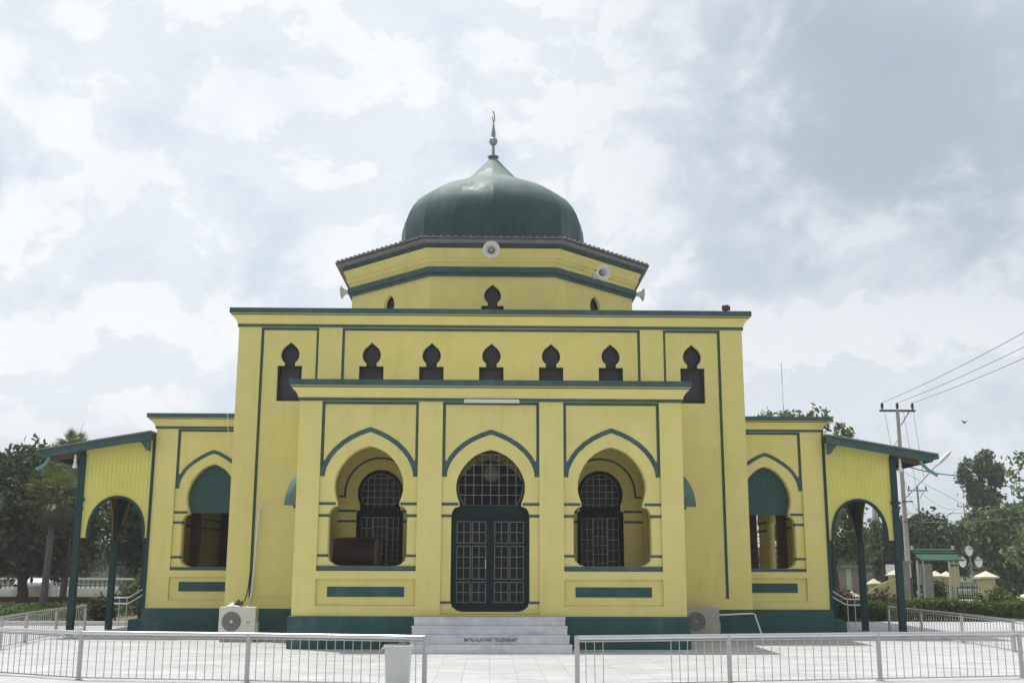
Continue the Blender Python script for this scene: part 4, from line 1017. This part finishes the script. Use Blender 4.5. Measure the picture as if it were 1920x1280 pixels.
shrub('shrub', (17.4, 43.5, 0), .35, .62, LF_HEDGE, 'upright green bush beside the notice board', 60, .09)
o = leaf_obj('ground_cover', np.stack([rng.uniform(-24, -11.5, 14000), rng.uniform(33, 39, 14000), rng.uniform(0, .32, 14000)], 1), .075, LF_HEDGE, None, kind='stuff'); tag(o, 'bright green ground cover plants left of the left railing', 'ground cover')
# right side
tree('garden_tree', (13.2, 48, 0), [(0, 0, 5.9, 1.8, 1.6, 1.7), (-.8, 0, 7.5, 1.2, 1, .95), (1.9, 0, 7.0, 1.0, .8, .9), (.8, 0, 8.0, 1.1, .9, .8), (.3, 0, 3.6, 1.8, 1.6, 1.5), (2.5, 0, 7.3, .75, .6, .6)], LF_PALE,
     'loose tree whose leafy top shows above the right wing roof', clumps=330, per=17, cr=.17, size=.14, trunk=5.5, tr_r=.16, limbs=6)
tree('garden_tree', (16.2, 52, 0), [(0, 0, 3.1, 1.5, 1.3, 1.3), (-1.2, 0, 2.4, 1.2, 1.2, 1.0), (.7, 0, 4.4, .9, .9, .8), (1.0, 0, 2.6, .9, .9, .8)], LF_MID,
     'airy tree seen through the arch of the right verandah', clumps=240, per=20, cr=.18, size=.12, trunk=2.6, tr_r=.13)
tree('roadside_tree', (23.6, 62, 0), [(0, 0, 2.7, 2.2, 1.8, 1.5), (-1.2, 0, 3.2, 1.3, 1.2, .9), (1.2, 0, 3.5, 1.3, 1.2, .9), (0, 0, 1.4, 2.0, 1.5, 1.0)], LF_DARK,
     'dense roadside tree just right of the near utility pole', clumps=460, per=32, cr=.24, size=.17, trunk=1.6)
tree('roadside_tree', (27.0, 66, 0), [(0, 0, 2.5, 2.0, 1.8, 1.3), (1.3, 0, 3.2, 1.4, 1.3, 1.0), (-.8, 0, 1.5, 1.6, 1.5, .9)], LF_MID,
     'lower green roadside tree between the near pole and the lantern post', clumps=380, per=30, cr=.24, size=.17, trunk=1.4)
tree('roadside_tree', (29.4, 62, 0), [(0, 0, 3.0, 1.9, 1.7, 1.7), (.9, 0, 4.2, 1.3, 1.2, .9), (-.9, 0, 3.9, 1.1, 1.0, .8), (0, 0, 1.5, 1.9, 1.5, 1.1)], LF_MID,
     'broad roadside tree behind the lantern post at the far right', clumps=460, per=32, cr=.24, size=.17, trunk=1.4)
tree('roadside_tree', (27.3, 52, 0), [(0, 0, 3.1, 1.9, 1.6, 1.2), (-1.3, 0, 2.3, 1.4, 1.2, .9), (.8, 0, 4.0, 1.2, 1.0, .7)], LF_PALE,
     'pale green spreading tree at the right edge of the view', clumps=360, per=28, cr=.22, size=.15, trunk=1.4)
tree('tall_tree', (32.4, 72, 0), [(0, 0, 4.3, 1.0, .9, 1.3), (.3, 0, 5.9, 1.0, .9, .8), (-.9, 0, 7.6, .55, .5, .8), (.35, 0, 8.2, .65, .6, 1.0), (1.0, 0, 7.5, .7, .6, .8), (-.3, 0, 6.7, .6, .6, .5)], LF_MID,
     'tall knobbly green tree rising over the roadside trees at the right', clumps=260, per=30, cr=.18, size=.16, trunk=8, tr_r=.18, limbs=6)
tree('sparse_tree', (23.1, 45, 0), [(-.8, 0, 5.4, 1.2, .9, 1.2), (.4, 0, 6.3, .9, .9, .9), (-.2, 0, 4.0, 1.2, .9, .9)], LF_PALE,
     'thin leaved tree with bare twigs at the far right edge', clumps=70, per=9, cr=.14, size=.13, trunk=5.0, tr_r=.09, limbs=3)
for i, (x, y, h, lb) in enumerate(((38, 110, 5.5, 'far tree left of the second utility pole'), (47, 118, 5, 'far tree right of the second utility pole'), (58, 120, 6, 'far tree beneath the most distant pole'), (-36, 90, 5, 'far tree beyond the road at the left edge'), (-27, 95, 5, 'far tree beyond the road behind the left verandah'), (22, 100, 4, 'far tree behind the cream house'))):
    tree('far_tree', (x, y, 0), [(0, 0, h*.5, 4.2, 3, h*.35), (2.4, 0, h*.45, 3.4, 3, h*.3), (-2.2, 0, h*.42, 3.2, 3, h*.28)], LF_MID, lb, clumps=330, per=26, cr=.4, size=.3, trunk=h*.4, group='far trees beyond the road')

# ------------------------------------------------------------------ background objects, left
t = empty('water_tank', (-18.5, 46, 0)); tag(t, 'silvery white round tank lying behind the forked tree trunk', 'tank')
Mx = Matrix(((0, 0, 1), (0, 1, 0), (-1, 0, 0)))
MB().lathe([(.30, -.78), (.44, -.74), (.50, -.64), (.505, 0), (.50, .64), (.44, .74), (.30, .78)], 32, c=(0, 0, .56), M=Mx).build('tank_shell', SILV, t, smooth=True)
MB().box(-.5, -.4, -.3, .3, 0, .2).box(.4, .5, -.3, .3, 0, .2).build('tank_feet', CONC, t)
t = empty('boundary_wall', (-24, 60, 0)); tag(t, 'white low boundary wall with a railing on it beyond the left trees', 'wall')
MB().box(-16, 14, 0, .2, -.03, .35).build('wall_base', WHITE, t)
MB().box(-16, 14, .04, .12, .80, .90).build('top_rail', WHITE, t)
o = MB()
for i in range(120): x = -16 + i*.25; o.box(x-.02, x+.02, .06, .10, .35, .80)
o = o.build('rail_bars', IRON, t); o['kind'] = 'stuff'
o = MB().box(-4.2, 5.6, 0, .3, -.03, .36).build('planter_wall', BRICK, None, loc=(-15.0, 44, 0)); tag(o, 'low brown planter wall at the foot of the left trees', 'wall')
o = MB().box(-15, 12, 0, 4, -.03, 2.2).box(-14, -4, 4.1, 8, -.03, 3.4).build('far_wall', PINKW, None, loc=(-30, 100, 0)); tag(o, 'long pale building beyond the left boundary wall', 'building')

# ------------------------------------------------------------------ background objects, right
def utility_pole(loc, h, k, label, arm=.9, lamp=None):
    t = empty('utility_pole', loc); tag(t, label, 'utility pole', 'utility poles along the road')
    MB().tube([(0, 0, -.03), (0, 0, h)], [.14*k, .085*k], 12).build('pole', CONC, t, smooth=True)
    MB().box(-arm*k, arm*k, -.05*k, .05*k, h - .10*k, h).build('crossarm', IRON, t)
    MB().tube([(.62*k, 0, h - .05*k), (.15*k, 0, h - .75*k), (.0, 0, h - .75*k)], .025*k, 6).build('brace', IRON, t)
    for x in (-.85*arm, 0, .85*arm):
        MB().lathe([(.035*k, 0), (.035*k, .06*k), (.08*k, .08*k), (.055*k, .14*k), (.085*k, .17*k), (.06*k, .24*k), (.08*k, .27*k), (.04*k, .34*k)], 12, c=(x*k, 0, h + .001)).build('insulator', DRUMW, t, smooth=True)
    if lamp:
        (x1, z1), (x2, z2), (x3, z3) = lamp
        MB().tube([(0, -.1, z1), (x1, -.1, z1 + .1), (x2, -.1, z2)], .03, 8).build('lamp_arm', CONC, t, smooth=True)
        MB().tube([(x2, -.1, z2), (x2 + (x3-x2)*.3, -.1, z2 + (z3-z2)*.3), (x2 + (x3-x2)*.8, -.1, z2 + (z3-z2)*.8), (x3, -.1, z3)], [.05, .10, .10, .04], 10).build('lamp_head', WHITE, t, smooth=True)
    return t
p1 = utility_pole((20.42, 54, 0), 9.32, 1.0, 'tall concrete utility pole with a street lamp on a long slanted arm', lamp=((.15, 4.9), (1.75, 6.55), (2.5, 7.25)))
MB().tube([(0, 0, 1.1), (0, 0, -.03)], .155, 12).build('dark_foot', DRUMW, p1)
MB().tube([(0, 0, 7.9), (-1.15, 0, 6.3)], .015, 5).build('stay', IRON, p1)
MB().box(-.12, .38, -.2, -.1, 4.72, 4.78).box(-.12, .38, -.2, -.1, 3.75, 3.80).build('bracket', IRON, p1)
utility_pole((38.0, 97, 0), 8.3, 1.0, 'second utility pole, smaller behind the street lamp arm')
utility_pole((60.7, 140, 0), 9.25, 1.0, 'third and most distant utility pole above the far trees')
t = empty('street_lamp', (28.2, 70, 0)); tag(t, 'plain distant street lamp with its arm showing above the roadside trees', 'street lamp')
MB().tube([(0, 0, -.03), (0, 0, 4.1)], .06, 8).build('pole', CONC, t); MB().tube([(0, 0, 4.1), (.9, 0, 4.75)], .03, 6).build('arm', CONC, t)
MB().tube([(.9, 0, 4.75), (1.15, 0, 4.95), (1.5, 0, 5.12)], [.05, .09, .03], 8).build('lamp_head', WHITE, t, smooth=True)
def wire(pts, label, rad=.012, sag=.25, m=WIREG, group='overhead wires'):
    full_ = []
    for a, b in zip(pts[:-1], pts[1:]):
        for i in range(13):
            t = i/12; p = lerp(a, b, t); full_.append((p[0], p[1], p[2] - sag*4*t*(1-t)))
    o_ = full_[0]
    o = MB().tube([(p[0]-o_[0], p[1]-o_[1], p[2]-o_[2]) for p in full_], rad, 4, cap=False).build('overhead_wire', m, None, loc=o_, recalc=False); tag(o, label, 'wire', group)
wire([(19.65, 54, 9.66), (17.6, 22, 10.2)], 'upper left overhead wire rising from the near pole to the right edge', .014, .35)
wire([(20.42, 54, 9.66), (18.4, 22, 10.0)], 'middle overhead wire rising from the near pole to the right edge', .014, .35)
wire([(21.19, 54, 9.66), (19.2, 22, 9.9)], 'lowest of the three overhead wires rising from the near pole to the right edge', .014, .35)
wire([(20.5, 54, 6.55), (25.2, 54.5, 6.15), (28.5, 50, 7.6)], 'thick dark cable running right from the near pole across the tall tree', .025, .25, WIRE)
wire([(20.4, 54, 6.3), (38, 97, 6.4)], 'thin wire slanting from the near pole down to the second pole', .012, .5)
wire([(20.4, 54, 4.75), (38, 97, 5.6)], 'wire running between the lower brackets of the first two poles', .014, .4)
wire([(20.4, 54, 3.8), (31, 60, 4.6)], 'wire crossing level above the roadside trees', .012, .25)
wire([(20.4, 54, 4.2), (31, 60, 5.3)], 'slightly rising wire above the roadside trees', .012, .3)
wire([(20.4, 54, 6.3), (32, 60, 2.6)], 'wire falling steeply to the right from the near pole', .012, .35)
wire([(38, 97, 8.4), (60.7, 140, 9.2)], 'high wire between the two distant poles', .02, 1.0)
for x, e, lb in ((19.75, (20.0, 7.2), 'left drop wire hanging from the crossarm of the near pole'), (21.2, (21.5, 5.9), 'right drop wire hanging from the crossarm of the near pole'), (20.7, (21.3, 3.2), 'slanting pair cable hanging beside the near pole')):
    wire([(x, 53.95, 9.2), (e[0], 53.95, e[1])], lb, .010, .05)
# antenna mast
t = empty('antenna_mast', (32.62, 120, 0)); tag(t, 'thin red and white lattice antenna mast rising behind the right wing', 'antenna')
for i in range(10):
    MB().tube([(0, 0, i*2.4), (0, 0, (i+1)*2.4 - .002)], .055 - .003*i, 6).build('mast_section', RED if i % 2 else WHITE, t)
# tower seen through the right verandah
t = empty('tower', (45.7, 130, 0)); tag(t, 'pale tapering tower far away seen through the right verandah arch', 'tower')
MB().lathe([(1.05, -.03), (.95, 2.5), (.62, 5.5), (.38, 7.6), (.30, 8.6), (.12, 9.8), (.02, 10.4)], 16).build('shaft', TOWER, t, smooth=True)
MB().box(-.18, .18, -1.1, -.6, 2.2, 3.6).build('opening', IRON, t)
# fence pillars along the street
def pillar(loc, w_, h, label, k=1):
    t = empty('gate_pillar', loc); tag(t, label, 'pillar', 'cream fence pillars'); a = w_/2
    sh_ = MB().box(-a, a, -a, a, -.03, h - .22).build('shaft', CREAM, t, bevel=.01)
    MB().box(-a*.28, a*.28, -a-.004, -a+.02, h*.30, h*.68).build('panel', CAPW, t)
    c_ = MB().box(-a*1.45, a*1.45, -a*1.45, a*1.45, h - .219, h - .16).add([(-a*1.4, -a*1.4, h-.159), (a*1.4, -a*1.4, h-.159), (a*1.4, a*1.4, h-.159), (-a*1.4, a*1.4, h-.159), (0, 0, h + .05)], [(0,1,4), (1,2,4), (2,3,4), (3,0,4), (3,2,1,0)])
    c_.build('cap', CAPW, t); return t
pillar((17.93, 40, 0), .46, 1.42, 'largest cream pillar with a pyramid cap right of the lantern post')
pillar((18.50, 46, 0), .40, 1.40, 'cream pillar just right of the near utility pole foot')
pillar((19.05, 46.2, 0), .40, 1.38, 'cream pillar half hidden behind the upright bush')
pillar((18.25, 50, 0), .42, 1.42, 'cream pillar beside the right verandah post')
pillar((16.95, 49, 0), .36, 1.05, 'short cream pillar left of the verandah post')
pillar((14.3, 44, 0), .36, .62, 'lowest pinkish cream pillar by the side steps seen through the arch')
pillar((18.05, 36.5, 0), .7, .82, 'squat cream pillar at the right edge behind the railing')
mb = MB()
for i in range(9):
    t0 = i/8; mb.v += [(t0*1.6, 0, .35 + .75*math.sin(t0*math.pi/2)), (t0*1.6, 0, -.03), (t0*1.6, .22, .35 + .75*math.sin(t0*math.pi/2)), (t0*1.6, .22, -.03)]
for i in range(8): b = i*4; mb.f += [(b, b+1, b+5, b+4), (b+2, b+6, b+7, b+3), (b, b+4, b+6, b+2), (b+1, b+3, b+7, b+5)]
mb.f += [(0, 2, 3, 1), (32, 33, 35, 34)]
o = mb.build('curved_wall', CREAM, None, loc=(15.4, 46, 0)); tag(o, 'cream garden wall with a curved sweep down towards the steps', 'wall')
def iron_fence(x0, y0, x1, y1, h, label):
    t = empty('iron_fence', (x0, y0, 0)); tag(t, label, 'fence', 'iron fences between the cream pillars'); dx, dy = x1-x0, y1-y0
    d = math.hypot(dx, dy); n = int(d/.22)
    a = math.atan2(dy, dx); t.rotation_euler = (0, 0, a)
    MB().box(0, d, -.1, .1, -.03, .22).build('low_wall', CREAM, t)
    MB().box(0, d, -.015, .015, h-.16, h-.12).box(0, d, -.015, .015, .3, .34).build('rails', IRON, t)
    k_ = 0
    for i in range(1, n):
        x = i*d/n; b = MB().tube([(x, 0, .22), (x, 0, h-.05), (x, 0, h+.06)], [.014, .014, .002], 5)
        b.build('iron_bar', IRON, t); k_ += 1
        if k_ > 95: break
iron_fence(18.3, 39.9, 26.5, 37.5, 1.15, 'dark iron fence running right from the largest cream pillar')
iron_fence(18.1, 40.3, 18.4, 45.7, 1.0, 'dark iron fence running back from the largest cream pillar')
iron_fence(19.3, 46.3, 30.0, 47.5, .9, 'low iron fence running right behind the lantern post')
# notice board under a small green roof
t = empty('notice_board', (16.95, 42, 0)); tag(t, 'small roofed notice board with green sheet roof and cream panels', 'notice board')
for x in (-.72, -.5, .50, .68): MB().tube([(x, 0, -.03), (x, 0, 1.85)], .035, 8).build('post', STEEL, t)
MB().add([(-.78, .25, 2.15), (.80, .25, 2.15), (.96, -.28, 1.82), (-.66, -.28, 1.82), (-.78, .25, 2.19), (.80, .25, 2.19), (.96, -.28, 1.86), (-.66, -.28, 1.86)], [(0,3,2,1),(4,5,6,7),(0,1,5,4),(1,2,6,5),(2,3,7,6),(3,0,4,7)]).build('roof', TROOF, t)
MB().tube([(-.80, .26, 2.22), (.82, .26, 2.22)], .06, 8).tube([(-.80, .10, 2.14), (.86, .10, 2.14)], .03, 8).build('ridge', TROOF, t)
rb = MB()
for i in range(16): x = -.74 + i*.1; rb.tube([(x + .0, .25, 2.20), (x + .14, -.29, 1.865)], .014, 5)
rb.build('roof_ribs', TROOF, t)
for x in (-.78, .80): MB().box(x-.04, x+.04, .20, .30, 2.25, 2.40).build('ridge_end', CREAM, t)
MB().box(-.74, -.40, .02, .06, .95, 1.72).build('panel', CONC, t); MB().box(.50, .86, -.02, .02, .86, 1.78).build('panel', CREAM, t)
MB().box(.56, .80, -.03, -.021, 1.62, 1.70).build('panel_window', IRON, t)
o = MB().box(-.14, .14, -.1, .1, -.03, 1.75).box(-.24, .24, -.2, .2, 1.751, 1.84).build('concrete_column', CONC, None, loc=(16.2, 43.2, 0)); tag(o, 'grey concrete column with a cap left of the notice board', 'column', 'concrete columns by the notice board')
o = MB().box(-.16, .16, -.1, .1, -.03, 1.72).build('concrete_column', CONC, None, loc=(17.0, 43.0, 0)); tag(o, 'plain grey concrete column behind the middle of the notice board', 'column', 'concrete columns by the notice board')
# lantern post
t = empty('lantern_post', (24.05, 55, 0)); tag(t, 'grey lamp post carrying three lanterns beside the largest cream pillar', 'street lamp')
MB().tube([(0, 0, -.03), (0, 0, .25), (-.03, 0, .3), (-.12, 0, 2.15)], [.10, .09, .05, .04], 10).build('pole', mat('lantern_grey', (.22, .25, .27), .5), t, smooth=True)
LG = MATS['lantern_grey']
MB().tube([(-.12, 0, 1.85), (-.3, 0, 1.55), (-.50, 0, 1.60)], .022, 6).tube([(-.12, 0, 1.85), (.10, 0, 1.55), (.30, 0, 1.60)], .022, 6).build('arms', LG, t)
for (x, z) in ((-.13, 2.15), (-.50, 1.60), (.30, 1.60)):
    l_ = MB().lathe([(.05, 0), (.13, .06), (.18, .22), (.19, .32)], 12, c=(x, 0, z)).build('lantern', GLOBE, t, smooth=True)
    MB().lathe([(.21, .321), (.19, .36), (.08, .47), (.03, .50), (.02, .58)], 12, c=(x, 0, z)).build('lantern_cap', LG, l_, smooth=True)
t = empty('sign_board', (19.95, 55, 0)); tag(t, 'small plain white sign board on a post behind the cream pillars', 'sign')
MB().box(-.27, .27, -.02, .02, 1.30, 1.72).build('board', WHITE, t); MB().tube([(0, .04, -.03), (0, .04, 1.7)], .03, 6).build('post', IRON, t)
o = MB().tube([(0, 0, -.03), (.0, 0, 1.1), (-.05, 0, 4.4)], [.045, .04, .035], 8).build('signal_pole', IRON, None, loc=(21.3, 60, 0)); tag(o, 'thin dark pole seen through the right verandah arch', 'pole')
t = empty('house', (22.6, 70, 0)); tag(t, 'low pinkish grey house seen through the right verandah arch', 'house')
MB().box(-2.8, 1.6, 0, 4, -.03, 1.55).build('wall', PINKW, t); MB().box(-3.0, 1.8, -.3, 4.3, 1.551, 1.68).build('roof', TOWER, t)
MB().box(-.10, .22, -.02, .02, .1, 1.5).build('door', WHITE, t)
# bird
t = MB().add([(0, 0, 0), (.10, 0, .02), (.05, .03, .05), (.28, -.05, .10), (.03, -.03, .03), (-.22, .05, .12), (-.10, 0, -.01), (.03, .0, -.05)],
     [(0, 1, 2), (2, 3, 1), (2, 4, 3), (2, 5, 4), (5, 6, 0), (6, 7, 0), (0, 7, 1), (5, 0, 2), (6, 5, 4)]).build('bird', BLACK, None, loc=(17.6, 40, 6.85)); t.scale = (.55, .55, .8); tag(t, 'small dark bird in flight right of the near utility pole', 'bird')

# humid noon air between the forecourt and the far road
hz = MB().box(-400, 400, -60, 700, -1.03, 26).build('haze', None); hz['kind'] = 'stuff'
hm = bpy.data.materials.new('haze_air'); hm.use_nodes = True; ht = hm.node_tree; ht.nodes.clear()
ho = ht.nodes.new('ShaderNodeOutputMaterial'); hv = ht.nodes.new('ShaderNodeVolumePrincipled'); hv.inputs['Density'].default_value = .0011
hv.inputs['Color'].default_value = (.92, .95, 1, 1); ht.links.new(hv.outputs[0], ho.inputs['Volume']); hz.data.materials.append(hm)
scene.render.engine = 'CYCLES'
scene.cycles.max_bounces = 12; scene.cycles.diffuse_bounces = 7; scene.cycles.transparent_max_bounces = 16
